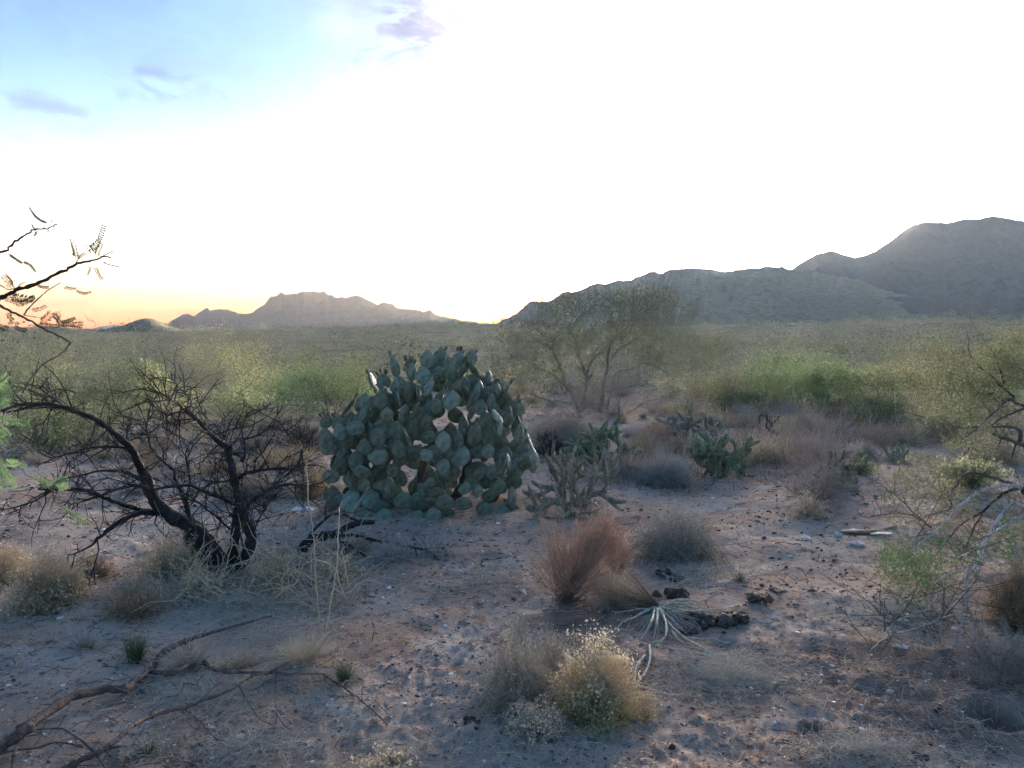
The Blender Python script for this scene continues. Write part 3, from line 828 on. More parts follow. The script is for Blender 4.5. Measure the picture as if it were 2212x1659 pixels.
def leafy(g, w, h, nleaf, lsize, n0=9, levels=2, forks=5, r0=0.012, low=0.12, m_stem=0, m_leaf=1, up=(0, 0, 0.4), jitter=0.05):
    T, P = branching(g, w, h, n0, levels, forks, r0, m_stem, low)
    C = along(P, nleaf) + rng.normal(size=(nleaf, 3)) * jitter * h
    C[:, 2] = np.maximum(C[:, 2], 0.02)
    leaves(g, C, lsize * rng.uniform(0.6, 1.5, nleaf), m_leaf, up, aspect=2.2, t=np.clip(C[:, 2] / h, 0, 1))

def tuft(g, w, h, n=160, r0=0.002, m=0, droop=0.5, k=5, base_w=0.15, upright=0.6):
    """grass tuft of arching blades"""
    a = rng.random(n) * 2 * math.pi; out = rng.random(n) ** 0.7 * w / 2
    base = np.stack([np.cos(a) * base_w * w * rng.random(n), np.sin(a) * base_w * w * rng.random(n), np.full(n, -0.01)], -1)
    tip = base + np.stack([np.cos(a) * out, np.sin(a) * out, h * rng.uniform(0.45, 1, n) * (1 - droop * (2 * out / w) ** 2 * rng.random(n))], -1)
    P = stem_curves(base, tip, k, 0.05, upright)
    strands(g, P, np.linspace(1, 0.25, k)[None] * r0 * rng.uniform(0.7, 1.3, (n, 1)), 3, m)

def plant(name, label, cat, parts, loc, rz=0.0, s=1.0, group=None):
    """a thing: parts = [(part name, Geo, materials, kind)]"""
    e = empty(name, loc, rz, s)
    tag(e, label, cat, group)
    for pn, g, mats in parts:
        o = g.build(pn, mats, e)
    return e

def px_size(p, d):
    return d * scale_at(p)
# ------------------------------------------------------------------ trees and branches followed limb by limb
def shift(g, o):
    g.v = [v - np.asarray(o)[None] for v in g.v]
    return g

def limb(g, pts, w0, w1, Y0, Y1=None, m=0, sides=7, bend=0.0, sub=4, paths=None, knob=0.10, t0=0.0, t1=1.0, Ymid=None):
    """tapered limb through photo pixels pts, running from Y0 to Y1 metres ahead"""
    pts = np.asarray(pts, float)
    Y1 = Y0 if Y1 is None else Y1
    k = max(5, len(pts) * sub)
    q = smooth_path(pts, k)
    s = np.concatenate([[0], np.cumsum(np.linalg.norm(np.diff(q, axis=0), axis=1))]); s = s / s[-1]
    Y = Y0 + (Y1 - Y0) * s
    if Ymid is not None: Y = Y + Ymid * np.sin(s * math.pi)
    P = np.array([at(a, b, yy) for (a, b), yy in zip(q, Y)])
    L = np.linalg.norm(P[-1] - P[0])
    P[1:-1] += (rng.normal(size=(k - 2, 3)) * np.array([0.3, 1.0, 0.3]) * L * 0.008)
    W = (w0 + (w1 - w0) * s ** 0.85) * Y / F_PH / 2
    W = W * (1 + knob * rng.normal(size=k))
    strands(g, P[None], W[None], sides, m, t0=t0, t1=t1)
    if paths is not None: paths.append((P, W))
    return P, W

def twigs(g, paths, per_m=22, length=(0.05, 0.28), r=0.0022, m=0, sub=2, up=0.15, thorn=True):
    B = []; D = []; Ls = []
    for P, W in paths:
        seg = np.linalg.norm(np.diff(P, axis=0), axis=1); L = seg.sum()
        n = int(L * per_m)
        if n < 1: continue
        f = np.sort(rng.random(n)) * (len(P) - 1); i = np.minimum(f.astype(int), len(P) - 2); ff = (f - i)[:, None]
        b = P[i] * (1 - ff) + P[i + 1] * ff
        d = P[i + 1] - P[i]; d /= np.linalg.norm(d, axis=1, keepdims=True) + 1e-9
        d = 0.5 * d + rng.normal(size=d.shape) * 0.75; d[:, 2] += up
        d /= np.linalg.norm(d, axis=1, keepdims=True)
        B.append(b); D.append(d); Ls.append(rng.uniform(length[0], length[1], n) ** 1.0 * rng.choice([0.35, 1.0], n, p=[0.45, 0.55]))
    if not B: return
    B = np.concatenate(B); D = np.concatenate(D); Ls = np.concatenate(Ls)
    P = stem_curves(B, B + D * Ls[:, None], 4, 0.10, 0.0)
    strands(g, P, np.linspace(1, 0.35, 4)[None] * r * (0.6 + Ls[:, None] / length[1]), 3, m, t0=0.2, t1=0.8)
    for lv in range(sub):
        idx = np.repeat(np.arange(len(P)), 3)
        f = rng.uniform(0.25, 1, len(idx)) * (P.shape[1] - 1); i = np.minimum(f.astype(int), P.shape[1] - 2); ff = (f - i)[:, None]
        b = P[idx, i] * (1 - ff) + P[idx, i + 1] * ff
        d = P[idx, i + 1] - P[idx, i]; ln = np.linalg.norm(P[idx, -1] - P[idx, 0], axis=1)
        keep = ln > 0.05
        idx, b, d, ln = idx[keep], b[keep], d[keep], ln[keep]
        d /= np.linalg.norm(d, axis=1, keepdims=True) + 1e-9
        d = d + rng.normal(size=d.shape) * 0.6; d /= np.linalg.norm(d, axis=1, keepdims=True) + 1e-9
        T = b + d * (ln * rng.uniform(0.35, 0.7, len(ln)))[:, None]
        P = stem_curves(b, T, 3, 0.1, 0.0)
        strands(g, P, np.linspace(1, 0.4, 3)[None] * r * 0.6 ** (lv + 1) * np.ones((len(P), 1)) * 1.15, 3, m, t0=0.5, t1=1.0)

# ---- charred mesquite, left of the cactus
def B2(*p): return [(x * 0.3306, 768 + y * 0.3306) for x, y in p]
def charred_tree():
    Y = 5.35
    base = ground_at(480, 1238)
    e = empty('charred_mesquite', base)
    tag(e, 'leafless fire-blackened mesquite with crooked trunks standing in pale straw', 'tree', None)
    paths = []
    k = 0.3306
    def part(name, segs):
        g = Geo()
        for pts, w0, w1, y0, y1 in segs:
            limb(g, B2(*pts), w0 * k * 1.02, w1 * k * 1.25, Y + y0, Y + y1, 0, 8, paths=paths)
        shift(g, base).build(name, M_CHAR, e)
    part('trunk', [([(1480, 1440), (1440, 1380), (1330, 1200), (1200, 1095), (1060, 1010), (980, 880), (930, 740)], 105, 62, 0, -0.15)])
    part('trunk', [([(1400, 1440), (1330, 1330), (1250, 1230), (1215, 1110)], 70, 55, 0.08, 0.0), ([(1520, 1420), (1400, 1250), (1310, 1130), (1250, 1090)], 75, 48, 0.05, 0.15)])
    part('trunk', [([(1510, 1445), (1600, 1330), (1640, 1190), (1600, 1080), (1565, 960), (1535, 830), (1510, 700), (1490, 600)], 80, 38, -0.05, -0.2),
                   ([(1500, 1430), (1530, 1250), (1545, 1080), (1550, 1000)], 70, 40, 0.1, -0.1)])
    part('branch', [([(930, 740), (850, 600), (740, 500), (660, 440), (570, 395), (450, 350), (300, 315), (180, 340), (90, 365)], 58, 12, -0.15, -0.75)])
    part('branch', [([(300, 318), (220, 325), (120, 322), (40, 350), (-20, 365)], 20, 16, -0.55, -0.9), ([(450, 350), (380, 300), (340, 270), (250, 215), (180, 190)], 14, 5, -0.4, -0.1)])
    part('branch', [([(1490, 600), (1400, 540), (1290, 420), (1210, 360), (1160, 310), (1090, 270), (960, 205)], 36, 6, -0.2, -0.6)])
    part('branch', [([(1535, 830), (1600, 770), (1700, 750), (1820, 740), (1930, 735), (1960, 680), (1972, 615)], 30, 9, -0.1, -0.55), ([(1930, 735), (1960, 750), (1995, 768)], 14, 8, -0.45, -0.6)])
    part('branch', [([(1600, 1080), (1620, 980), (1700, 910), (1800, 860), (1880, 840), (1960, 850), (2060, 845)], 28, 8, -0.1, 0.45)])
    part('branch', [([(1250, 1100), (1215, 960), (1170, 860), (1130, 750), (1060, 680), (990, 600), (970, 530), (910, 512), (850, 510)], 42, 8, 0.1, 0.55), ([(970, 530), (955, 460), (975, 380), (985, 290)], 12, 5, 0.45, 0.7)])
    part('branch', [([(1080, 1020), (990, 1028), (900, 1030), (760, 1100), (660, 1180), (580, 1250), (480, 1300)], 48, 9, 0, -0.8)])
    part('branch', [([(1010, 1020), (850, 990), (700, 940), (600, 890), (480, 870), (340, 878), (250, 872)], 34, 12, -0.05, -0.7), ([(340, 880), (270, 925), (200, 960), (60, 1000), (-20, 1000)], 16, 7, -0.62, -0.95)])
    part('branch', [([(945, 825), (870, 790), (800, 762), (650, 755), (520, 785), (440, 800), (350, 832)], 28, 7, -0.05, 0.6)])
    part('branch', [([(860, 612), (790, 600), (720, 595), (600, 602), (450, 640), (300, 690), (230, 730)], 20, 5, -0.2, -0.75)])
    part('branch', [([(835, 570), (830, 480), (855, 425), (815, 400), (760, 370)], 18, 5, -0.2, 0.2)])
    part('branch', [([(1510, 640), (1560, 650), (1590, 690), (1600, 600), (1580, 480), (1610, 400), (1650, 350)], 22, 5, -0.15, 0.3), ([(1590, 550), (1690, 520), (1780, 460), (1870, 490), (1990, 400)], 15, 4, 0.05, 0.5)])
    part('branch', [([(1280, 415), (1180, 422), (1110, 440), (1030, 456)], 13, 5, -0.35, 0.1), ([(1235, 385), (1242, 290), (1180, 220), (1100, 130)], 15, 4, -0.35, 0.3), ([(1210, 370), (1120, 380), (1080, 425), (1060, 470)], 10, 4, -0.4, -0.7)])
    part('branch', [([(970, 880), (900, 850), (820, 862), (700, 892), (620, 930), (480, 942)], 18, 6, -0.1, -0.5)])
    part('branch', [([(1540, 975), (1430, 930), (1320, 885), (1250, 850), (1150, 852), (1040, 870), (980, 885)], 18, 14, -0.15, -0.35), ([(1515, 820), (1400, 832), (1310, 880)], 12, 7, -0.15, 0.2)])
    part('branch', [([(1500, 1135), (1420, 1060), (1310, 970), (1260, 930)], 14, 8, 0.05, -0.3), ([(1220, 960), (1240, 800), (1212, 650), (1250, 560)], 16, 5, 0.15, -0.25)])
    part('branch', [([(1640, 1190), (1700, 1060), (1760, 960), (1800, 905)], 10, 4, -0.05, -0.4), ([(1660, 700), (1740, 600), (1810, 480), (1830, 420)], 10, 4, 0, 0.4), ([(1490, 600), (1430, 480), (1330, 390)], 9, 3, -0.2, 0.1), ([(1495, 640), (1450, 560), (1530, 480), (1560, 420)], 9, 3, -0.2, -0.5)])
    g = Geo(); twigs(g, paths[2:], 46, (0.05, 0.32), 0.0040, 0, 1)
    t = shift(g, base).build('twigs', M_CHARTWIG, e); t['kind'] = 'stuff'
charred_tree()

# ---- charred limb lying between the tree and the cactus
def B4(*p): return [(658.3 + x * 0.1736, 1097 + y * 0.1736) for x, y in p]
def charred_limb():
    base = ground_at(668, 1195)
    Y = base[1]
    k = 0.1736
    e = empty('charred_limb', base)
    tag(e, 'black fallen limb sprawling along the ground to the foot of the prickly pear', 'branch')
    paths = []
    def part(name, segs):
        g = Geo()
        for pts, w0, w1, y0, y1 in segs:
            limb(g, B4(*pts), w0 * k * 1.15, w1 * k * 1.2, Y + y0, Y + y1, 0, 8, paths=paths)
        shift(g, base).build(name, M_CHAR, e)
    part('trunk', [([(-40, 560), (-10, 480), (50, 420), (200, 355), (400, 315), (560, 225), (700, 180), (860, 180)], 120, 55, -0.1, 0.55)])
    part('branch', [([(380, 345), (490, 345), (600, 342), (750, 375), (900, 405), (1050, 435), (1200, 452), (1380, 500), (1480, 520), (1580, 570), (1670, 645)], 42, 20, 0.1, -0.25), ([(1470, 515), (1600, 497), (1760, 490)], 18, 8, -0.15, 0.1)])
    part('branch', [([(40, 400), (70, 330), (110, 280), (200, 190), (300, 105), (400, 72), (500, 85), (600, 140), (700, 165)], 34, 26, 0.0, 0.5), ([(265, 130), (258, 60), (262, -30)], 22, 12, 0.15, 0.5)])
    part('branch', [([(420, 400), (480, 430), (560, 470), (680, 545), (800, 640), (860, 630), (960, 600)], 42, 14, 0.0, -0.15), ([(500, 450), (520, 560), (560, 630), (620, 720)], 16, 7, -0.02, -0.2)])
    part('branch', [([(1190, 455), (1230, 540), (1270, 590)], 14, 6, -0.15, -0.2), ([(1375, 500), (1390, 570), (1410, 660)], 14, 7, -0.2, -0.2), ([(1330, 500), (1290, 570), (1250, 640)], 14, 7, -0.2, -0.1)])
    g = Geo(); twigs(g, paths[1:], 34, (0.03, 0.16), 0.0018, 0, 1)
    t = shift(g, base).build('twigs', M_CHARTWIG, e); t['kind'] = 'stuff'
charred_limb()

# ---- dead branches lying bottom left
def B7(*p): return [(x * 0.3224, 1207 + y * 0.3224) for x, y in p]
def lying(g, pts, w0, w1, paths=None, m=0, lift=0.012, arch=0.03, sides=7):
    """a branch resting on the ground: every traced point is put on the soil, lifted by its radius and a slight arch"""
    q = smooth_path(pts, max(6, len(pts) * 4))
    s = np.concatenate([[0], np.cumsum(np.linalg.norm(np.diff(q, axis=0), axis=1))]); s /= s[-1]
    P = []
    W = []
    for (x, y), u in zip(q, s):
        p = ground_at(x, y)
        w = (w0 + (w1 - w0) * u ** 0.85) * scale_at(p) / 2
        up = w * 0.8 + lift + arch * math.sin(u * math.pi)
        c = np.array([0, 0, CAM_H])
        d = p - c
        p = c + d * (1 - up / CAM_H)
        P.append(p); W.append(w * (1 + 0.09 * rng.normal()))
    P = np.array(P); W = np.array(W)
    strands(g, P[None], W[None], sides, m)
    for i in range(2, len(P) - 1, 4):                       # knots where side shoots broke off
        stones(g, P[i:i + 1], W[i] * 1.5, 0.9, m, ICO1, 0.15)
    if paths is not None: paths.append((P, W))
def dead_branch(name, label, groups, mats, group=None, tw=8):
    first = ground_at(*groups[0][1][0][0][0])
    e = empty(name, first); tag(e, label, 'branch', group)
    paths = []
    for pn, segs in groups:
        g = Geo()
        for pts, w0, w1 in segs: lying(g, pts, w0 * 0.37, w1 * 0.37, paths, lift=0.022)
        shift(g, first).build(pn, mats, e)
    if tw:
        g = Geo(); twigs(g, paths, tw, (0.02, 0.12), 0.0016, 0, 1, up=0.3)
        t = shift(g, first).build('twigs', mats, e); t['kind'] = 'stuff'
dead_branch('dead_branch', 'thick forked dead branch lying from the lower left corner up towards the straw', [
    ('limb', [(B7((-120, 1330), (0, 1260), (140, 1180), (250, 1090), (400, 980), (520, 910), (690, 865), (850, 855), (900, 800), (1030, 710)), 80, 34)]),
    ('limb', [(B7((1030, 715), (1060, 660), (1090, 620), (1230, 550), (1360, 490), (1560, 435), (1820, 368)), 34, 10)]),
    ('limb', [(B7((1010, 740), (1090, 742), (1180, 740), (1300, 685), (1362, 680)), 30, 26), (B7((1362, 680), (1470, 740), (1640, 760), (1790, 765), (1870, 772)), 30, 15)]),
    ('side_shoot', [(B7((1840, 765), (1900, 790), (1960, 805), (2170, 800)), 13, 9), (B7((2170, 805), (2330, 880), (2480, 1010), (2600, 1120)), 13, 7), (B7((2170, 800), (2195, 880), (2290, 880)), 8, 4)])], M_DEADWOOD)
dead_branch('dead_branch', 'thinner dead branch with knotty joints lying nearest the bottom edge', [
    ('limb', [(B7((360, 1450), (430, 1402), (640, 1310), (720, 1270), (830, 1190), (900, 1120), (1040, 1040), (1240, 1000)), 38, 26)]),
    ('limb', [(B7((1240, 1000), (1400, 930), (1560, 860), (1680, 790), (1850, 750), (1960, 700)), 26, 12)]),
    ('side_shoot', [(B7((640, 1300), (540, 1230), (430, 1165), (300, 1160), (170, 1172)), 14, 8), (B7((700, 1290), (800, 1262), (920, 1240)), 14, 8), (B7((720, 1300), (780, 1345), (870, 1395)), 14, 9), (B7((650, 1325), (690, 1370), (740, 1420)), 12, 8)]),
    ('side_shoot', [(B7((1600, 845), (1680, 980), (1740, 1060), (1830, 1098)), 10, 5), (B7((1850, 770), (1845, 950), (1870, 1060), (1950, 1125)), 9, 4), (B7((1240, 1015), (1330, 1080), (1390, 1150), (1500, 1212)), 10, 5), (B7((1350, 1090), (1320, 1140), (1250, 1090)), 8, 4), (B7((1235, 830), (1190, 920), (1130, 990), (1050, 1040)), 9, 5), (B7((1240, 830), (1300, 840), (1360, 856)), 8, 5)])], M_DEADWOOD)
dead_branch('dead_branch', 'short forked stick lying at the bottom left corner across the big branch', [
    ('limb', [(B7((-60, 1312), (120, 1295), (250, 1278), (380, 1245), (560, 1272)), 18, 9)]),
    ('side_shoot', [(B7((150, 1222), (110, 1290), (90, 1340), (75, 1430)), 20, 14)])], M_DEADWOOD, tw=0)

# ---- pinnate leaves
def pinnate(g, base, tip, width, n=13, m=0, sag=0.06, twist=None):
    """one feathery leaf: a fine midrib with paired leaflets"""
    base = np.asarray(base, float); tip = np.asarray(tip, float)
    L = np.linalg.norm(tip - base)
    u = np.linspace(0, 1, n + 3)[:, None]
    side0 = np.cross((tip - base) / L, [0.0, 1.0, 0.0]); side0 /= np.linalg.norm(side0) + 1e-9
    bend = rng.normal() * sag * L
    P = base * (1 - u) + tip * u + side0 * bend * np.sin(u * math.pi) + np.array([0, 0, -1.0]) * sag * L * np.sin(u * math.pi) * 0.5
    strands(g, P[None], np.linspace(1, 0.5, len(P))[None] * L * 0.018, 3, m)
    T = np.gradient(P, axis=0); T /= np.linalg.norm(T, axis=1, keepdims=True)
    roll = rng.normal() * 0.5 if twist is None else twist
    nrm = np.array([0.0, 1.0, 0.0]) * math.cos(roll) + np.array([0, 0, 1.0]) * math.sin(roll)
    V = []; F = []
    for i in range(2, len(P)):
        sd = np.cross(T[i], nrm); sd /= np.linalg.norm(sd) + 1e-9
        wl_ = width * 0.62 * (1 - 0.25 * (i / len(P)) ** 2) * rng.uniform(0.8, 1.1)
        lw = L / n * 0.62
        for s in (-1, 1):
            a = sd * s * math.cos(0.35) + T[i] * math.sin(0.35)
            a = a + nrm * rng.normal() * 0.2; a /= np.linalg.norm(a)
            b = P[i] + a * wl_ * 0.08
            k = len(V)
            up = np.cross(a, nrm); up /= np.linalg.norm(up) + 1e-9
            V += [b, b + a * wl_ * 0.35 + up * lw * 0.55, b + a * wl_ * 0.8 + up * lw * 0.5, b + a * wl_, b + a * wl_ * 0.8 - up * lw * 0.5, b + a * wl_ * 0.35 - up * lw * 0.55]
            F += [[k, k + 1, k + 2, k + 3], [k, k + 3, k + 4, k + 5]]
    g.add(np.array(V), np.array(F), 0.5, rng.random(), m)

# ---- mesquite sprig reaching in from the left edge
def B1(x, y): return (x * 0.2728, 384 + y * 0.2728)
def sprig():
    Y = 1.75
    k = 0.2728
    root = at(*B1(-500, 1500), Y)
    e = empty('mesquite_sprig', root)
    tag(e, 'mesquite sprays with feathery leaves silhouetted on the sky at the left edge', 'tree')
    paths = []
    def part(segs, name='branch'):
        g = Geo()
        for pts, w0, w1, y0, y1 in segs:
            limb(g, [B1(*p) for p in pts], w0 * k * 1.5, w1 * k * 1.7, Y + y0, Y + y1, 0, 7, paths=paths, knob=0.12)
        shift(g, root).build(name, M_SPRIGTWIG, e)
    part([([(-500, 1500), (-320, 1250), (-150, 1060), (-60, 990), (0, 955), (70, 915), (140, 880), (270, 850), (400, 790), (520, 730), (620, 670), (740, 655), (800, 625), (882, 636)], 40, 7, 0, 0.08)])
    part([([(-320, 1250), (-260, 900), (-160, 640), (-80, 592), (30, 580), (120, 510), (190, 460), (280, 410), (350, 405), (410, 385), (456, 366)], 24, 6, 0.0, -0.15)])
    part([([(-150, 1060), (-60, 995), (0, 1010), (80, 1060), (180, 1100), (300, 1170), (420, 1232), (500, 1270), (560, 1312)], 15, 8, 0.02, -0.12), ([(560, 1310), (480, 1395), (330, 1490), (230, 1610), (180, 1700)], 9, 8, -0.12, -0.3)])
    part([([(190, 1090), (220, 1040), (300, 960), (370, 900), (430, 860), (482, 830)], 8, 4, -0.03, 0.06), ([(200, 1090), (265, 1100), (330, 1110)], 5, 2, -0.03, -0.06)])
    part([([(-90, 790), (0, 848), (70, 885), (130, 872), (160, 845), (200, 825)], 9, 3, 0.02, -0.06), ([(120, 880), (100, 850), (70, 820)], 6, 3, 0.0, 0.05), ([(280, 408), (262, 390), (252, 368)], 10, 5, -0.1, -0.12), ([(600, 680), (640, 610), (690, 570)], 6, 3, 0.05, 0.03)])
    LV = [((388, 360), (232, 238), 26), ((600, 645), (568, 492), 48), ((700, 580), (822, 385), 44), ((740, 600), (684, 525), 40), ((755, 625), (800, 510), 46), ((790, 640), (905, 578), 14), ((800, 660), (942, 704), 16), ((712, 690), (693, 768), 34),
          ((752, 698), (808, 804), 28), ((612, 640), (690, 596), 28), ((60, 600), (170, 672), 20), ((165, 665), (278, 742), 22), ((498, 862), (600, 880), 30), ((590, 878), (718, 905), 22), ((92, 878), (18, 775), 42), ((110, 850), (48, 768), 34), ((30, 950), (130, 992), 38),
          ((70, 945), (262, 965), 66), ((150, 1000), (270, 945), 44), ((238, 1042), (364, 1015), 30), ((180, 1022), (90, 930), 38), ((62, 1060), (102, 1132), 36), ((312, 1148), (408, 1070), 60), ((402, 1078), (474, 1150), 50), ((288, 1160), (470, 1172), 34), ((470, 1150), (592, 1112), 30),
          ((468, 1160), (652, 1155), 40), ((450, 1172), (640, 1192), 20), ((165, 1152), (68, 1150), 26), ((222, 1210), (118, 1178), 34), ((282, 842), (384, 868), 22), ((290, 415), (278, 458), 22), ((458, 1142), (458, 1062), 34), ((368, 400), (385, 432), 24), ((395, 370), (405, 325), 18), ((-40, 1150), (60, 1195), 36), ((0, 1180), (40, 1215), 30)]
    for i, (a, b, w) in enumerate(LV):
        g = Geo(); dy = rng.uniform(-0.10, 0.08)
        A = at(*B1(*a), Y + dy); Bp = at(*B1(*b), Y + dy + rng.uniform(-0.03, 0.03))
        pinnate(g, A, Bp, w * k * Y / F_PH, 13 if w > 25 else 9, 0)
        shift(g, root).build('leaf', M_SPRIG_BACKLIT, e)
    # lower pale green sprays of the same tree, close to the camera
    g = Geo()
    limb(g, B2((-60, 560), (30, 660), (120, 720), (200, 790), (350, 890), (400, 980), (460, 1030), (570, 1100)), 7 * .33, 4 * .33, 2.3, 2.15, 0, 6, paths=paths)
    limb(g, B2((-120, 380), (20, 400), (130, 420), (200, 450)), 8 * .33, 4 * .33, 2.2, 2.1, 0, 6)
    limb(g, B2((-120, 520), (0, 650), (60, 690), (160, 720)), 8 * .33, 4 * .33, 2.2, 2.15, 0, 6)
    shift(g, root).build('branch', M_MESQTWIG, e)
    LV2 = [((-20, 390), (120, 430)), ((10, 410), (190, 440)), ((40, 420), (170, 480)), ((-30, 360), (60, 300)), ((-40, 330), (40, 240)), ((-20, 280), (60, 190)), ((-30, 440), (60, 520)), ((-40, 480), (40, 580)), ((-10, 650), (60, 800)), ((0, 700), (100, 860)), ((30, 690), (110, 700)), ((40, 680), (170, 720)),
           ((10, 740), (20, 860)), ((200, 790), (340, 830)), ((250, 800), (320, 850)), ((340, 850), (440, 800)), ((370, 870), (440, 850)), ((400, 990), (480, 1040)), ((460, 1030), (590, 1100)), ((-50, 200), (50, 130)), ((-60, 120), (30, 210)), ((-50, 560), (30, 500)), ((-40, 820), (60, 850)), ((-30, 250), (80, 260)), ((-60, 180), (40, 330))]
    for a, b in LV2:
        g = Geo(); yy = 2.2 + rng.uniform(-0.12, 0.12)
        pinnate(g, at(*B2(a)[0], yy), at(*B2(b)[0], yy + rng.uniform(-.05, .05)), 46 * .33 * yy / F_PH, 13, 0)
        shift(g, root).build('leaf', M_MESQ, e)
sprig()

# ---- mesquite on the right edge
def B6(*p): return [(1645.8 + x * 0.2977, 877.8 + y * 0.2977) for x, y in p]
def B5(*p): return [(1920 + x * 0.1984, 685.8 + y * 0.1984) for x, y in p]
def B8(*p): return [(1591 + x * 0.2807, 1261.8 + y * 0.2807) for x, y in p]
def right_tree():
    Y = 4.9
    base = ground_at(2330, 1290)
    base = np.array([base[0], base[1], base[2]])
    e = empty('mesquite_tree', base)
    tag(e, 'sprawling mesquite with silver grey arching branches leaning in from the right edge', 'tree')
    paths = []; leafp = []
    def part(segs, k, mat, name='branch', leaf=False):
        g = Geo()
        for pts, w0, w1, y0, y1 in segs:
            q = limb(g, pts, w0 * k, w1 * k, Y + y0, Y + y1, 0, 7, paths=paths)
            if leaf: leafp.append(q)
        shift(g, base).build(name, mat, e)
    part([([(2330, 1300), (2320, 1200), (2300, 1080), (2260, 980)], 60, 40, 0.1, 0.1), ([(2325, 1260), (2290, 1150), (2250, 1080), (2215, 1060)], 40, 24, 0.0, -0.1)], 1, M_DARKBARK, 'trunk')
    part([(B6((1902, 722), (1830, 708), (1770, 730), (1710, 830), (1640, 940), (1590, 1040), (1560, 1190), (1555, 1225)), 22, 26, -0.1, -0.6), (B6((2000, 740), (1902, 722)), 22, 22, -0.1, -0.1)], .2977, M_GREYBARK)
    part([(B6((2000, 760), (1902, 792), (1800, 845), (1720, 890), (1640, 945)), 24, 20, -0.1, -0.5), (B6((1560, 1040), (1500, 1060), (1450, 1082)), 14, 9, -0.55, -0.7)], .2977, M_GREYBARK)
    part([(B6((2000, 600), (1902, 590), (1800, 570), (1700, 580), (1560, 630), (1440, 710), (1370, 790), (1280, 880), (1240, 922), (1100, 970)), 30, 10, 0.0, -0.4), (B6((1275, 890), (1320, 940), (1390, 972)), 14, 8, -0.3, -0.4), (B6((1100, 970), (1110, 1050), (1120, 1120)), 9, 5, -0.4, -0.45), (B6((1250, 930), (1160, 980), (1110, 1030)), 10, 6, -.3, -.45)], .2977, M_GREYBARK)
    part([(B6((1990, 610), (1902, 592), (1780, 622), (1680, 690), (1590, 770), (1500, 820), (1430, 870), (1360, 950)), 26, 9, 0.1, 0.3), (B6((1600, 780), (1540, 880), (1500, 980), (1440, 1120)), 14, 10, 0.1, 0.2)], .2977, M_DARKBARK)
    part([(B6((1990, 640), (1902, 596), (1770, 550), (1650, 510), (1550, 485), (1460, 500), (1400, 590), (1340, 630), (1230, 662)), 24, 10, 0.2, 0.6), (B6((1350, 640), (1370, 740), (1200, 790)), 12, 6, 0.5, 0.4)], .2977, M_DARKBARK)
    part([(B6((1230, 880), (1110, 780), (1050, 720), (960, 640), (850, 560), (720, 500)), 12, 5, -0.2, 0.3), (B6((1150, 830), (1110, 802), (1040, 780), (880, 786), (740, 802), (680, 740)), 10, 5, -0.2, 0.1), (B6((960, 640), (965, 560), (1000, 440)), 8, 4, 0.1, 0.3), (B6((1050, 720), (1000, 600), (960, 500)), 7, 3, 0.0, 0.1)], .2977, M_MESQTWIG, leaf=True)
    part([(B6((1560, 1180), (1430, 1192), (1330, 1230), (1250, 1282)), 13, 8, -0.6, -0.7), (B6((1570, 1150), (1530, 1120), (1520, 1080)), 12, 8, -0.6, -0.5)], .2977, M_GREYBARK)
    part([(B8((1800, -150), (1770, 0), (1772, 120), (1740, 260), (1710, 400), (1660, 500)), 26, 15, -0.7, -0.95), (B8((1745, 240), (1660, 235), (1560, 262)), 14, 8, -0.8, -1.0), (B8((1780, 170), (1830, 270), (1870, 360)), 10, 5, -0.75, -0.8)], .2807, M_GREYBARK)
    part([(B8((1760, 60), (1640, 200), (1510, 292), (1450, 320), (1330, 350), (1180, 392), (1040, 495)), 14, 8, -0.6, -1.15), (B8((1560, 40), (1480, 180), (1400, 220), (1240, 280), (1120, 392)), 12, 7, -0.6, -1.0), (B8((1480, 190), (1520, 240), (1560, 300)), 10, 6, -.7, -.8)], .2807, M_GREYBARK)
    part([(B8((1420, -40), (1330, 140), (1260, 230), (1200, 300), (1140, 372)), 12, 8, -0.5, -0.9), (B8((1142, 365), (1130, 200), (1105, 105), (1175, 42)), 10, 5, -0.9, -0.8), (B8((1260, 225), (1160, 232), (1050, 245)), 8, 4, -.7, -.8), (B8((1970, 180), (1960, 80), (2050, 20)), 11, 5, -.6, -.6), (B8((1600, 20), (1590, 180), (1600, 290)), 9, 6, -0.7, -0.75)], .2807, M_MESQTWIG)
    # upper dark crown
    Yb = 1.6
    part([(B5((1650, 1500), (1471, 1400), (1400, 1370), (1330, 1340), (1230, 1310), (1130, 1270)), 60, 22, Yb - .2, Yb - .6), (B5((1420, 1370), (1440, 1280), (1400, 1215), (1300, 1190), (1120, 1190)), 50, 18, Yb - .3, Yb - .7)], .1984, M_DARKBARK)
    part([(B5((1650, 980), (1471, 960), (1380, 930), (1330, 890), (1240, 900), (1160, 905), (1130, 820)), 52, 16, Yb, Yb + .3), (B5((1330, 895), (1240, 930), (1150, 1030), (1060, 1110)), 22, 14, Yb + .1, Yb - .2), (B5((1650, 930), (1471, 990), (1330, 1050), (1220, 1100), (1120, 1170)), 28, 16, Yb, Yb - .3)], .1984, M_DARKBARK)
    part([(B5((1370, 880), (1330, 840), (1200, 730), (1090, 610), (970, 530), (900, 430), (870, 330), (880, 220)), 24, 8, Yb + .1, Yb + .5), (B5((1140, 830), (1000, 830), (900, 740), (850, 680), (760, 690)), 18, 8, Yb + .2, Yb + .5), (B5((1250, 720), (1220, 600), (1180, 480), (1100, 330), (1040, 250), (980, 180)), 16, 7, Yb + .2, Yb + .1)], .1984, M_DARKBARK, leaf=True)
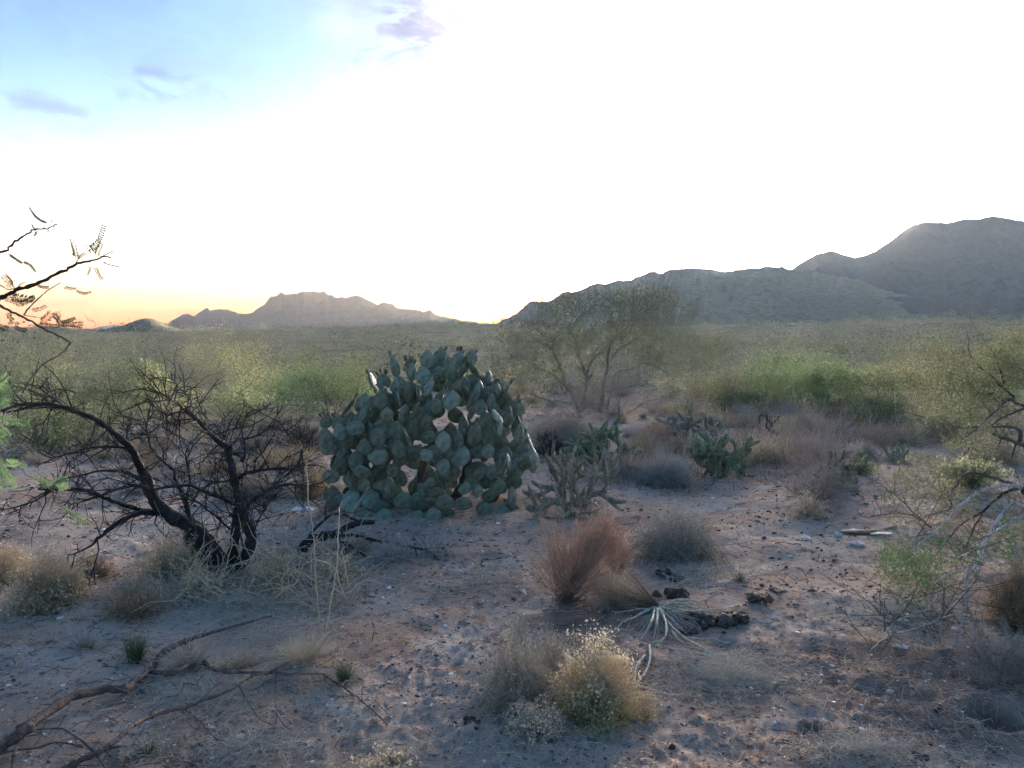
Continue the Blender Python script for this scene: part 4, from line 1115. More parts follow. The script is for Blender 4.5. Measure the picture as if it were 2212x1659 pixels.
    part([(B5((910, 1370), (860, 1450), (780, 1535)), 14, 8, Yb - .6, Yb - .7), (B5((900, 1390), (1000, 1500), (1070, 1560)), 14, 8, Yb - .6, Yb - .5), (B5((980, 1190), (900, 1200), (800, 1205)), 14, 6, Yb - .5, Yb - .4), (B5((960, 1210), (880, 1270), (780, 1335), (680, 1370)), 16, 6, Yb - .5, Yb - .8), (B5((1230, 1320), (1180, 1420), (1150, 1520)), 14, 7, Yb - .6, Yb - .6), (B5((1390, 1370), (1360, 1450), (1340, 1540)), 20, 10, Yb - .6, Yb - .6)], .1984, M_DARKBARK)
    part([(B5((1650, 500), (1500, 520), (1380, 560), (1230, 470), (1150, 420)), 20, 8, Yb, Yb + .4), (B5((1650, 300), (1500, 320), (1400, 260), (1330, 150)), 18, 8, Yb, Yb + .2), (B5((650, 840), (640, 760), (560, 700)), 9, 4, Yb - .1, Yb), (B5((640, 760), (700, 730)), 8, 4, Yb, Yb), (B5((400, 1090), (280, 1060), (170, 1030), (0, 1050)), 12, 6, Yb - .2, Yb), (B5((330, 1130), (250, 1020), (240, 940)), 10, 5, Yb - .2, Yb)], .1984, M_MESQTWIG, leaf=True)
    g = Geo(); twigs(g, paths[2:], 24, (0.05, 0.40), 0.0020, 0, 2)
    t = shift(g, base).build('twigs', M_MESQTWIG, e); t['kind'] = 'stuff'
    # leaf sprays: yellowing in the upper crown, green low down
    def spray(region, n, yr, mat, size, name='foliage', hang=0.5):
        g = Geo(); C = []
        for cx, cy, rx, ry, wgt in region:
            m_ = int(n * wgt)
            a = rng.random(m_) * 6.283; q = np.sqrt(rng.random(m_))
            for x, y in zip(cx + rx * q * np.cos(a), cy + ry * q * np.sin(a)):
                C.append(at(x, y, Y + rng.uniform(*yr)))
        C = np.array(C)
        idx = np.repeat(np.arange(len(C)), 9)
        D = rng.normal(size=(len(C), 3)); D[:, 2] -= hang * 0.5; D /= np.linalg.norm(D, axis=1, keepdims=True)
        stems = stem_curves(C, C + D * rng.uniform(0.06, 0.15, (len(C), 1)), 4, 0.1, 0)
        strands(g, stems, np.full((len(C), 4), 0.0011), 3, 0)
        LC = along(stems, len(C) * 13)
        leaves(g, LC, size * rng.uniform(.6, 1.3, len(LC)), 1, aspect=3.0)
        o = shift(g, base).build(name, [M_MESQTWIG, mat], e); o['kind'] = 'stuff'
    spray([(2130, 800, 70, 60, .35), (2060, 830, 60, 60, .2), (2190, 770, 40, 60, .25), (2000, 870, 45, 40, .1), (2150, 900, 70, 50, .2), (2030, 760, 40, 25, .08)], 700, (Yb - .2, Yb + .9), M_MESQ_Y, 0.028)
    spray([(2175, 800, 60, 70, .5), (2090, 860, 60, 50, .3)], 340, (Yb + .2, Yb + 1.2), M_MESQ, 0.028)
    spray([(1960, 1212, 60, 24, .4), (1985, 1250, 60, 50, .45), (2050, 1190, 60, 40, .3), (1940, 1190, 36, 14, .2), (1960, 1310, 40, 30, .2), (2190, 1170, 40, 50, .35)], 250, (-0.7, 0.3), M_MESQ, 0.020)
    spray([(2000, 1010, 60, 40, .4), (1960, 1080, 60, 60, .3), (2060, 1090, 60, 50, .35), (2090, 960, 60, 30, .3)], 260, (-0.2, 0.9), M_MESQ_Y, 0.020)
right_tree()
# ------------------------------------------------------------------ the prickly pear
def pad_material():
    m = bpy.data.materials.new('waxy_pad_skin'); m.use_nodes = True
    N = m.node_tree.nodes; L = m.node_tree.links; bsdf = N['Principled BSDF']
    bsdf.inputs['Roughness'].default_value = 0.55; bsdf.inputs['Specular IOR Level'].default_value = 0.35
    oi = N.new('ShaderNodeObjectInfo'); tcn = N.new('ShaderNodeTexCoord')
    cr = N.new('ShaderNodeValToRGB'); el = cr.color_ramp.elements
    el[0].position = 0; el[0].color = (0.108, 0.122, 0.078, 1); el[1].position = 1; el[1].color = (0.205, 0.245, 0.185, 1)
    e = el.new(0.5); e.color = (0.15, 0.178, 0.122, 1)
    L.new(oi.outputs['Random'], cr.inputs[0])
    nz = N.new('ShaderNodeTexNoise'); nz.inputs['Scale'].default_value = 3.5; nz.inputs['Detail'].default_value = 5; L.new(tcn.outputs['Object'], nz.inputs[0])
    mr = N.new('ShaderNodeMapRange'); L.new(nz.outputs[0], mr.inputs[0]); mr.inputs[1].default_value = 0.3; mr.inputs[2].default_value = 0.7; mr.inputs[3].default_value = 0.7; mr.inputs[4].default_value = 1.5
    hs = N.new('ShaderNodeHueSaturation'); L.new(cr.outputs[0], hs.inputs['Color']); L.new(mr.outputs[0], hs.inputs['Value'])
    # corky brown scars on some pads
    nz2 = N.new('ShaderNodeTexNoise'); nz2.inputs['Scale'].default_value = 2.2; nz2.inputs['Detail'].default_value = 3
    ad = N.new('ShaderNodeVectorMath'); ad.operation = 'ADD'; L.new(tcn.outputs['Object'], ad.inputs[0]); L.new(oi.outputs['Location'], ad.inputs[1]); L.new(ad.outputs[0], nz2.inputs[0])
    m2 = N.new('ShaderNodeMapRange'); L.new(nz2.outputs[0], m2.inputs[0]); m2.inputs[1].default_value = 0.62; m2.inputs[2].default_value = 0.72
    x = N.new('ShaderNodeMix'); x.data_type = 'RGBA'; L.new(m2.outputs[0], x.inputs[0]); L.new(hs.outputs[0], x.inputs[6]); x.inputs[7].default_value = (0.16, 0.135, 0.10, 1)
    L.new(x.outputs[2], bsdf.inputs['Base Color'])
    nb = N.new('ShaderNodeTexNoise'); nb.inputs['Scale'].default_value = 7; L.new(tcn.outputs['Object'], nb.inputs[0])
    bp = N.new('ShaderNodeBump'); bp.inputs['Strength'].default_value = 0.35; bp.inputs['Distance'].default_value = 0.02; L.new(nb.outputs[0], bp.inputs['Height']); L.new(bp.outputs[0], bsdf.inputs['Normal'])
    return m
M_PAD = pad_material()
M_AREOLE = material('spine_cushions', [(0.0, (0.055, 0.06, 0.045))], ramt=0.5, rmix=((0.40, 0.36, 0.26), 0.7, 0.9))
M_FRUIT = material('unripe_fruit', [(0.0, (0.15, 0.145, 0.085))], ramt=0.4, oamt=0.25, rmix=((0.36, 0.32, 0.20), 0.75, 0.95))
M_PADWOOD = material('corky_cactus_trunk', [(0.0, (0.075, 0.065, 0.05))], noise=20, namt=0.4, bump=0.8)

def pad_mesh(name, seed):
    """a fleshy pad one unit wide and one unit tall, base at the origin, thin along y, studded with spine cushions"""
    r = np.random.default_rng(seed)
    g = Geo()
    nu, nv = 18, 9
    wob = r.normal(size=3) * 0.03
    def outline(v):                                   # half width at height v in 0..1
        return 0.5 * (np.sin(np.pi * np.clip(v, 0, 1) ** 0.82)) ** 0.62
    th = np.linspace(0, 2 * np.pi, nu, endpoint=False)
    V = []
    vs_ = 0.5 - 0.5 * np.cos(np.linspace(0.05, np.pi - 0.02, nv))
    for v in vs_:
        hw = max(outline(v), 0.06 if v < 0.1 else 0.01)
        tk = 0.075 * min(1, hw / 0.42) ** 0.7 + 0.015
        x = hw * np.cos(th); y = tk * np.sin(th) * (1 - 0.15 * np.abs(np.cos(th)))
        z = v + wob[0] * np.cos(th)
        y = y + 0.05 * wob[1] * 10 * (v - 0.5) ** 2 + 0.4 * wob[2] * x * x
        V.append(np.stack([x, y, z], -1))
    V = np.concatenate(V + [np.array([[0, 0, 0.0]]), np.array([[0, 0.05 * wob[1] * 2.5, 1.0]])])
    F = [[i * nu + j, i * nu + (j + 1) % nu, (i + 1) * nu + (j + 1) % nu, (i + 1) * nu + j] for i in range(nv - 1) for j in range(nu)]
    g.add(V, np.array(F), 0.5, 0.5, 0)
    b, t = nv * nu, nv * nu + 1
    g.f[3].append(np.array([[b, (j + 1) % nu, j] for j in range(nu)] + [[t, (nv - 1) * nu + j, (nv - 1) * nu + (j + 1) % nu] for j in range(nu)])); g.fm[3].append(np.zeros(2 * nu, np.int32))
    C = []
    rows = 8
    for i in range(rows):
        v = 0.14 + 0.80 * i / (rows - 1)
        hw = outline(v)
        n = max(1, int(round(hw * 2 / 0.16)))
        for j in range(n):
            x = (-hw + 2 * hw * (j + 0.5 + 0.5 * (i % 2) * (1 if n > 2 else 0)) / n)
            if abs(x) > hw * 0.96: continue
            tk = (0.075 * min(1, hw / 0.42) ** 0.7 + 0.015) * math.sqrt(max(0, 1 - (x / hw) ** 2)) * 0.97
            for s in (-1, 1):
                C.append((x + r.normal() * .012, s * tk + 0.4 * wob[2] * x * x + 0.5 * wob[1] * (v - .5) ** 2, v + r.normal() * .012))
    for a in np.linspace(0.15, 1, 12):                # along the rim
        for s in (-1, 1): C.append((s * outline(a), 0.4 * wob[2] * outline(a) ** 2, a))
    C = np.array(C)
    bv = np.array([[1, 0, 0], [-1, 0, 0], [0, 1, 0], [0, -1, 0], [0, 0, 1], [0, 0, -1]], float) * 0.017
    bf = np.array([[0, 2, 4], [2, 1, 4], [1, 3, 4], [3, 0, 4], [2, 0, 5], [1, 2, 5], [3, 1, 5], [0, 3, 5]])
    g.add((C[:, None] + bv[None]).reshape(-1, 3), (np.arange(len(C))[:, None, None] * 6 + bf[None]).reshape(-1, 3), 0.5, np.repeat(r.random(len(C)), 6), 1)
    return g.mesh(name, [M_PAD, M_AREOLE])
PADS = [pad_mesh('pad', s) for s in range(5)]

def fruit_mesh():
    g = Geo()
    n = 7
    prof = [(0.0, 0.0), (0.13, 0.03), (0.24, 0.3), (0.27, 0.65), (0.22, 0.95), (0.10, 0.93), (0.0, 0.88)]
    V = [np.stack([r * np.cos(np.arange(n) * 2 * np.pi / n), r * np.sin(np.arange(n) * 2 * np.pi / n), np.full(n, z)], -1) for r, z in prof]
    F = [[i * n + j, i * n + (j + 1) % n, (i + 1) * n + (j + 1) % n, (i + 1) * n + j] for i in range(len(prof) - 1) for j in range(n)]
    g.add(np.concatenate(V), np.array(F), 0.5, 0.5)
    return g.mesh('fruit', M_FRUIT)
FRUIT = fruit_mesh()

PADLIST = """835 350 100 150 -5 f;1075 300 95 120 0;1165 295 115 135 0 f;1205 315 40 90 5;1295 310 100 125 0 F;1390 290 90 100 10 f;1405 375 75 140 0 F;1355 350 40 90 -20 f
937 415 55 110 -5;965 390 70 110 0 F;1045 420 110 110 0;1150 410 120 110 -10;1240 400 90 110 0;1320 400 60 100 0;930 345 60 80 8 F
1523 440 65 110 0;1645 530 28 145 5 f;1720 660 40 110 15 f;1585 520 60 90 -10 F;1460 510 60 110 0 F
675 460 40 130 -15 f;755 460 85 110 -10 F;845 510 90 120 0;770 540 65 130 -15 f;1085 500 88 140 5 F;1015 545 45 120 0;935 540 85 130 -5 f;975 530 50 140 0;1275 515 70 120 10;1430 550 70 130 10;1385 595 12 80 0;1355 550 70 110 0
620 610 85 110 -5;735 600 110 120 0 f;870 600 28 120 0 f;1165 570 45 130 10 F;1250 600 120 120 0;1540 610 80 110 0 f
510 640 30 140 -5 f;420 665 15 60 0;605 700 75 80 -20;690 690 80 110 0;780 700 100 90 0
340 755 90 90 -10 F;435 760 90 90 -10 F;555 800 125 105 20 f;340 880 120 150 -5 f;440 830 90 110 0;360 950 120 100 10;500 900 90 100 0
905 695 85 120 0;990 680 60 130 -10;1065 670 80 140 15 f;1135 640 90 110 0;970 775 55 110 0;1060 760 80 100 0
1395 690 60 100 10;1455 650 90 100 20;1500 750 110 120 -10;1580 720 70 110 0;1660 720 80 140 15 f;1435 830 85 130 -5
850 820 110 130 10;715 870 110 130 -10;930 870 45 130 -20;620 940 105 95 0;715 1000 140 125 5;865 955 100 120 -5;985 970 110 120 30 f;1070 1000 90 80 40;1095 865 85 95 20 f;1300 885 95 130 -3 f;1190 900 110 130 0;1225 985 90 60 30;1315 1010 140 140 5;1190 1085 95 110 15 f;1170 1150 60 160 0
1515 970 95 100 10;1600 810 60 90 0;1745 785 45 130 8 f;1740 860 90 160 20;1815 895 35 110 5 f;1770 920 60 130 25
1665 1050 50 120 0;1635 1080 40 110 0;1780 1065 95 110 0;1775 1010 75 60 0;1835 1030 110 160 0;1700 1185 120 130 10;1690 1300 80 130 0;1685 1400 120 140 0
445 1080 110 130 0;375 1150 120 105 15;520 1185 55 130 0;625 1215 80 90 0;395 1290 100 130 0;345 1280 50 100 0;440 1350 150 120 0;520 1330 150 160 -10;560 1030 110 130 0;600 1120 120 120 0
805 1230 80 130 -5;810 1280 105 120 10;880 1160 95 120 0;820 1110 80 90 0;980 1190 40 90 -10;1050 1250 90 110 -40;1140 1280 110 95 10;1040 1390 80 110 15;1100 1325 90 40 0;1095 1195 70 70 0
1455 1130 90 100 30;1395 1190 110 110 0;1590 1070 70 110 0;1590 1230 110 110 0;1540 1120 100 120 0;1520 1290 100 90 0;1345 1240 90 80 0;1440 1260 80 80 0
660 1320 140 130 0;740 1380 120 100 0;900 1330 130 130 0;1000 1330 120 110 0;1200 1340 130 110 0;1330 1350 130 100 0;1620 1420 100 110 0
480 1420 130 110 0;600 1440 120 100 10;760 1440 130 100 -8;880 1460 120 100 0;1010 1450 110 90 5;1120 1430 110 90 0;1210 1420 120 100 -6;1560 1430 110 100 8;1660 1450 110 100 0;1480 1380 100 90 0;380 1370 100 110 -10"""
def prickly_pear():
    base = ground_at(920, 1115)
    Yc = base[1] + 0.55
    e = empty('prickly_pear_cactus', base)
    tag(e, 'big rounded prickly pear cactus with blue-green pads in the middle of the scene', 'cactus')
    from mathutils import Matrix, Euler
    rootM = Matrix.Translation(Vector(base.tolist()))
    def zx(x): return 603.5 + x * 0.2976
    def zy(y): return 685.8 + y * 0.2976
    def place(cx, cy, w, h, rot, dy, fr, ratio=None):
        px, py = zx(cx), zy(cy)
        q = at(px, py, Yc + dy)
        s = q[1] / F_PH * 0.2976
        W, H = w * s * 1.12, h * s * 1.16
        full = max(W, min(H * 0.80, 0.21))                  # real width; the apparent width comes from the turn
        yaw = math.acos(min(1, max(0.12, (W - 0.03) / full))) if full > W * 1.08 else rng.normal() * 0.18
        yaw *= rng.choice([-1, 1])
        tilt = rng.normal() * 0.28 + 0.05
        o = bpy.data.objects.new('pad', PADS[rng.integers(0, len(PADS))]); COL.objects.link(o)
        o.parent = e
        Rm = Euler((tilt, math.radians(rot), yaw), 'XYZ').to_matrix().to_4x4()
        Rm = Matrix.Rotation(math.radians(rot), 4, 'Y') @ Matrix.Rotation(yaw, 4, 'Z') @ Matrix.Rotation(tilt, 4, 'X')
        up = Rm @ Vector((0, 0, 1))
        b = Vector((q - base).tolist()) - up * H / 2
        M = Matrix.Translation(b) @ Rm @ Matrix.Diagonal((full, full * rng.uniform(0.85, 1.15), H, 1))
        o.matrix_basis = M
        if fr:
            nf = {'f': rng.integers(1, 4), 'F': rng.integers(4, 7)}[fr]
            for i in range(nf):
                v = rng.uniform(0.78, 1.0); hw = 0.5 * math.sin(math.pi * v ** 0.82) ** 0.62
                if v > 0.97: hw = abs(rng.normal()) * 0.05
                sx = rng.choice([-1, 1])
                p = M @ Vector((sx * hw * 0.97, 0, v * 0.985))
                d = (Rm @ Vector((sx * hw * 1.6, rng.normal() * 0.15, 0.6 + v - 0.5))).normalized()
                fo = bpy.data.objects.new('fruit', FRUIT); COL.objects.link(fo)
                fo.parent = o
                fs = rng.uniform(0.035, 0.055)
                FM = Matrix.Translation(p) @ d.to_track_quat('Z', 'Y').to_matrix().to_4x4() @ Matrix.Diagonal((fs * 1.05, fs * 1.05, fs * 1.1, 1))
                fo.matrix_parent_inverse = M.inverted()
                fo.matrix_basis = FM
    n = 0
    for line in PADLIST.replace('\n', ';').split(';'):
        f = line.split()
        cx, cy, w, h, rot = map(float, f[:5])
        fr = f[5] if len(f) > 5 else None
        a = (cx - 1060) / 820; b = (cy - 950) / 720
        dy = -0.70 * math.sqrt(max(0.0, 1 - min(1, a * a + max(0, -b) ** 2))) * (1 if cy < 1100 else 0.75) + rng.uniform(-0.12, 0.12)
        place(cx, cy, w, h, rot, dy, fr); n += 1
    def front(cx, cy):
        a = (cx - 1060) / 820; b = (cy - 950) / 720
        return -0.70 * math.sqrt(max(0.0, 1 - min(1, a * a + max(0, -b) ** 2))) * (1 if cy < 1100 else 0.75)
    for i in range(290):                                    # pads of the shaded inside and the far side
        a = rng.uniform(0, 6.283); q = math.sqrt(rng.random()) * 0.97
        cx = 1070 + 725 * q * math.cos(a); cy = 880 + 580 * q * math.sin(a)
        if cy > 1180 and (1260 < cx < 1590): continue
        if cy < 310 + (0.60 if cx < 1130 else 0.46) * abs(cx - 1130): continue
        place(cx, cy, rng.uniform(84, 125), rng.uniform(105, 145), rng.normal() * 20, front(cx, cy) + rng.uniform(.14, .5) if i < 190 else rng.uniform(0.1, 0.65), None)
    g = Geo()                                               # old corky lower stems
    for pts, w in (([(860, 1420), (1000, 1380), (1150, 1360), (1320, 1370), (1480, 1400)], 110), ([(860, 1440), (800, 1340), (750, 1200)], 100), ([(960, 1430), (1000, 1250), (1050, 1050)], 90),
                   ([(1480, 1400), (1560, 1300), (1620, 1150)], 80), ([(1250, 1370), (1330, 1200), (1380, 1000)], 80), ([(700, 1430), (600, 1350), (480, 1250)], 90), ([(1620, 1440), (1690, 1420), (1690, 1250)], 80)):
        limb(g, [(zx(x), zy(y)) for x, y in pts], w * .2976, w * .2, Yc - 0.1, Yc + 0.1, 0, 8, knob=0.15)
    shift(g, base).build('trunk', M_PADWOOD, e)
prickly_pear()
# ------------------------------------------------------------------ shrubs one can tell apart, near to far
FEET = []
def spot(x, y, w, top):
    """base point, width and height in metres of a plant measured in photo pixels"""
    p = ground_at(x, y)
    if y > 1050: FEET.append((x, y, w))
    return p, w * scale_at(p), (y - top) * scale_at(p) * 1.0

# -- the pair of tan tussocks in the foreground
p, w, h = spot(1292, 1545, 205, 1358)
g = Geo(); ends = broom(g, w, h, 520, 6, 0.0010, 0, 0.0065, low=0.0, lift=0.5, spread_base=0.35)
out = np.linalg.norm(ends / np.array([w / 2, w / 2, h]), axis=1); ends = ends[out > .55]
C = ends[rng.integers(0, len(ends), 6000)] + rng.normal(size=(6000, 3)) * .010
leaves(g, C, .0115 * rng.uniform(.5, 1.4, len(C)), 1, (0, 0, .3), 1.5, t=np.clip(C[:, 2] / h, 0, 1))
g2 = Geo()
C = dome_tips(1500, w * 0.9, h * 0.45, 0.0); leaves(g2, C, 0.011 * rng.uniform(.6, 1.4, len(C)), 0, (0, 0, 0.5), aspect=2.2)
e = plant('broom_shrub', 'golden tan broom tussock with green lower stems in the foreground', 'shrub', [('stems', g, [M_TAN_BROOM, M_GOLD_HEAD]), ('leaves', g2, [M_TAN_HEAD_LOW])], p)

p, w, h = spot(1120, 1530, 185, 1368)
g = Geo(); broom(g, w, h, 520, 4, 0.0010, 1500, 0.007, low=0.15, lift=0.55, spread_base=0.45)
e = plant('straw_tussock', 'greyish straw tussock leaning against the left side of the golden tussock', 'grass tuft', [('stems', g, [M_STRAW, M_TAN_HEAD])], p)
p, w, h = spot(1190, 1480, 120, 1360)
g = Geo(); broom(g, w, h, 320, 5, 0.0010, 1600, 0.006, low=0.1, lift=0.5, spread_base=0.3)
e = plant('seedhead_clump', 'thin pale seed-headed clump between the two foreground tussocks', 'grass tuft', [('stems', g, [M_STRAW, M_TAN_HEAD])], p)
p, w, h = spot(1120, 1400, 70, 1290)
g = Geo(); broom(g, w, h, 26, 4, 0.0013, 160, 0.008, low=0.45, lift=0.2)
e = plant('dry_stalks', 'few tall dry stalks standing up behind the greyish straw tussock', 'grass tuft', [('stems', g, [M_STRAW, M_TAN_HEAD])], p)
p, w, h = spot(1155, 1600, 145, 1528)
g = Geo(); broom(g, w, h, 120, 6, 0.0009, 1700, 0.0085, low=0.0, lift=0.4)
e = plant('seedhead_clump', 'low mauve clump of papery seed heads in front of the straw tussock', 'weed', [('stems', g, [M_MAUVETWIG, M_TAN_HEAD])], p)
p, w, h = spot(1390, 1545, 100, 1470)
g = Geo(); broom(g, w, h, 60, 5, 0.0009, 500, 0.006, low=0.0)
e = plant('seedhead_clump', 'sparse brown sprigs spilling from the right foot of the golden tussock', 'weed', [('stems', g, [M_BROWNBUSH, M_TAN_HEAD])], p)

# -- rust shrub, its neighbour and the uprooted plant
p, w, h = spot(1225, 1302, 185, 1080)
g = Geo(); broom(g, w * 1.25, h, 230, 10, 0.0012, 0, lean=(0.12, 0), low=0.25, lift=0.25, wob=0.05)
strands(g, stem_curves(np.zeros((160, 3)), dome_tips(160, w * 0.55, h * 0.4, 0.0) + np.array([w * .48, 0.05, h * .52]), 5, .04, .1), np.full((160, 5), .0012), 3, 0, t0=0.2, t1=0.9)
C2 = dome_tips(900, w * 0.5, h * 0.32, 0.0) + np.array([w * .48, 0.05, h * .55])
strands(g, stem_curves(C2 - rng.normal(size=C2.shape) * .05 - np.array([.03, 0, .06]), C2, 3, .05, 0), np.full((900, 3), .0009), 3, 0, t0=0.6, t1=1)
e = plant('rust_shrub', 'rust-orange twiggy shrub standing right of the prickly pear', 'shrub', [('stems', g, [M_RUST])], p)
p, w, h = spot(1335, 1235, 90, 1118)
g = Geo(); broom(g, w, h, 160, 7, 0.0012, 0, low=0.3, lift=0.2)
e = plant('rust_shrub', 'small rounded rust sprig behind the right shoulder of the rust shrub', 'shrub', [('stems', g, [M_RUST])], p)
p, w, h = spot(1325, 1310, 130, 1215)
g = Geo(); broom(g, w, h, 260, 6, 0.0011, 900, 0.005, low=0.05, lift=0.3)
e = plant('straw_tussock', 'washed-out tan brush at the right foot of the rust shrub', 'shrub', [('stems', g, [M_STRAW, M_TAN_HEAD])], p)

def uprooted():
    b = ground_at(1420, 1312); e = empty('uprooted_shrub', b); tag(e, 'uprooted dry shrub on its side with long pale roots splayed over the dirt', 'dead plant')
    top = at(1420, 1312, b[1] * 0.985)
    g = Geo()
    ends = [(1370, 1268), (1340, 1262), (1300, 1270), (1320, 1290), (1290, 1300), (1350, 1285), (1375, 1300), (1310, 1250), (1280, 1285), (1330, 1235), (1290, 1255), (1360, 1245), (1340, 1310), (1300, 1318)]
    for x, y in ends:
        q = at(x + rng.normal() * 8, y + rng.normal() * 6, b[1] * 0.985 + rng.uniform(-.05, .3))
        P = stem_curves(np.repeat(top[None], 6, 0) + rng.normal(size=(6, 3)) * .006, q[None] + rng.normal(size=(6, 3)) * np.array([.06, .06, .03]), 6, .04, .15)
        P[:, :, 2] = np.maximum(P[:, :, 2], gz(P[:, :, 0], P[:, :, 1]) + .008)
        strands(g, P, np.linspace(.003, .001, 6)[None] * np.ones((6, 1)), 3, 0)
    shift(g, b).build('dry_stems', M_BROWNBUSH, e)
    roots = [[(1422, 1312), (1450, 1304), (1490, 1303), (1530, 1312)], [(1424, 1314), (1470, 1312), (1520, 1324), (1545, 1326)], [(1424, 1316), (1450, 1326), (1484, 1330)], [(1420, 1318), (1419, 1345), (1412, 1375)], [(1414, 1318), (1406, 1350), (1385, 1378)],
             [(1410, 1318), (1380, 1332), (1345, 1352), (1330, 1368)], [(1425, 1320), (1438, 1348), (1436, 1372), (1408, 1385), (1395, 1392)], [(1402, 1388), (1404, 1420), (1394, 1450), (1372, 1478)], [(1428, 1318), (1445, 1350), (1500, 1385), (1560, 1420), (1585, 1440)],
             [(1440, 1352), (1470, 1378), (1500, 1392)], [(1426, 1330), (1450, 1340), (1478, 1362)], [(1395, 1420), (1375, 1440), (1372, 1478)], [(1408, 1320), (1370, 1322), (1330, 1330)], [(1480, 1372), (1530, 1374), (1580, 1382)], [(1372, 1478), (1410, 1484), (1466, 1500)], [(1428, 1312), (1480, 1325), (1560, 1318), (1592, 1308)], [(1445, 1395), (1500, 1405), (1570, 1408)]]
    for i, r in enumerate(roots):
        g = Geo(); lying(g, r, 7 if i < 9 else 4.5, 2.5, None, 0, 0.006, 0.025, 6)
        shift(g, b).build('root', M_ROOT, e)
    g = Geo()
    for i in range(60):
        a = rng.uniform(-0.6, 2.6); l = rng.uniform(30, 120)
        x, y = 1425 + l * math.cos(a), 1322 + l * 0.55 * math.sin(a)
        lying(g, [(1425 + rng.normal() * 20, 1322 + abs(rng.normal()) * 8), ((1425 + x) / 2 + rng.normal() * 6, (1322 + y) / 2), (x, y)], 1.6, 1.0, None, 0, .004, .02, 3)
    o = shift(g, b).build('rootlets', M_ROOT, e); o['kind'] = 'stuff'
uprooted()

# -- other near shrubs: (x, y, width, top), recipe
def shrub(x, y, w_, top, kind, label, name='shrub', cat='shrub', n=None, group=None):
    p, w, h = spot(x, y, w_, top)
    g = Geo(); near = min(1.0, 5.0 / p[1])
    r = 0.0011 + 0.0003 * p[1] / 5
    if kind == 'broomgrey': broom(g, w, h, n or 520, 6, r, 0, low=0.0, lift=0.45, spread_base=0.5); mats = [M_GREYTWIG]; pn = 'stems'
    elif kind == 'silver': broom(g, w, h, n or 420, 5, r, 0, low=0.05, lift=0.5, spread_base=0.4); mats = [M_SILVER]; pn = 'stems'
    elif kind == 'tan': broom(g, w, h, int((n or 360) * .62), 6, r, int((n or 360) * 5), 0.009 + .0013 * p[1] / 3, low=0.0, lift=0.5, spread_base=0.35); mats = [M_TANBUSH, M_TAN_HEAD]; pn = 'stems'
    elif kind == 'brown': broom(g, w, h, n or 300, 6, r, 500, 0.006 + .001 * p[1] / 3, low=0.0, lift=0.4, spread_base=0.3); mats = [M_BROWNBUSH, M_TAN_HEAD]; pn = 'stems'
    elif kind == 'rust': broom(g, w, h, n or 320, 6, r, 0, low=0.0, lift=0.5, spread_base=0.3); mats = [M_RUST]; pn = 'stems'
    elif kind == 'pink': broom(g, w, h, n or 420, 4, r, 0, low=0.2, lift=0.4, spread_base=0.5); mats = [M_PINKGRASS]; pn = 'blades'
    elif kind == 'mauve': branching(g, w, h, 14, 3, 6, 0.006, 0, 0.1); mats = [M_MAUVETWIG]; pn = 'twigs'
    elif kind == 'dark': branching(g, w, h, 12, 3, 6, 0.008, 0, 0.0); mats = [M_CHARTWIG]; pn = 'twigs'
    elif kind == 'green': leafy(g, w, h, n or 5200, 0.012 + 0.0018 * p[1], 14, 2, 6, 0.006); mats = [M_GREENSTEM, M_CREO]; pn = 'foliage'
    elif kind == 'bright': leafy(g, w, h, n or 5600, 0.012 + 0.0018 * p[1], 14, 2, 6, 0.006, up=(0, 0, 1.0)); mats = [M_GREENSTEM, M_BRIGHTGREEN]; pn = 'foliage'
    elif kind == 'ygreen': leafy(g, w, h, n or 5200, 0.012 + 0.0018 * p[1], 14, 2, 6, 0.006, up=(0, 0, 0.8)); mats = [M_GREENSTEM, M_YGREEN]; pn = 'foliage'
    elif kind == 'olive': leafy(g, w, h, n or 4600, 0.012 + 0.0018 * p[1], 14, 2, 6, 0.006); mats = [M_GREENSTEM, M_OLIVE]; pn = 'foliage'
    elif kind == 'tuft': tuft(g, w, h, n or 140, r, 0); mats = [M_STRAW]; pn = 'blades'
    elif kind == 'greentuft': tuft(g, w, h, n or 160, r, 0, 0.3); mats = [M_GREENSTEM]; pn = 'blades'
    elif kind == 'paletuft': tuft(g, w, h, n or 160, r, 0, 0.7); mats = [M_STRAW_PALE]; pn = 'blades'
    return plant(name, label, cat, [(pn, g, mats)], p, rng.uniform(0, 6.28) if kind not in ('rust',) else 0, 1.0, group)

shrub(1462, 1200, 215, 1092, 'broomgrey', 'low dark grey-green shrub with feathery top right of the rust shrub', 'grey_shrub', n=620)
shrub(110, 1310, 190, 1180, 'tan', 'fluffy straw-coloured bush at the left edge below the charred mesquite', 'tan_shrub', n=900)
shrub(18, 1255, 110, 1168, 'tan', 'half-hidden straw-coloured bush cut by the left edge', 'tan_shrub', n=500)
shrub(290, 1330, 170, 1240, 'brown', 'ragged brown weed patch between the straw bush and the charred mesquite', 'weed_clump', 'weed', n=260)
shrub(600, 1262, 150, 1185, 'tan', 'tan straw clump right of the charred mesquite foot', 'tan_shrub', n=260)
shrub(430, 1290, 130, 1225, 'tan', 'tan straw clump in front of the charred mesquite foot', 'tan_shrub', n=240)
shrub(720, 1250, 120, 1190, 'tan', 'thin tan straw clump behind the tall pale stalks', 'tan_shrub', n=160)
shrub(370, 1250, 170, 1150, 'tan', 'dull tan brush behind the lowest limb of the charred mesquite', 'tan_shrub')
shrub(200, 1255, 120, 1190, 'brown', 'small brown brush between the straw bush and the drooping charred limb', 'brown_shrub')
shrub(292, 1428, 56, 1352, 'greentuft', 'bright green rush-like tuft behind the thick dead branch', 'green_tuft', 'grass tuft', n=260)
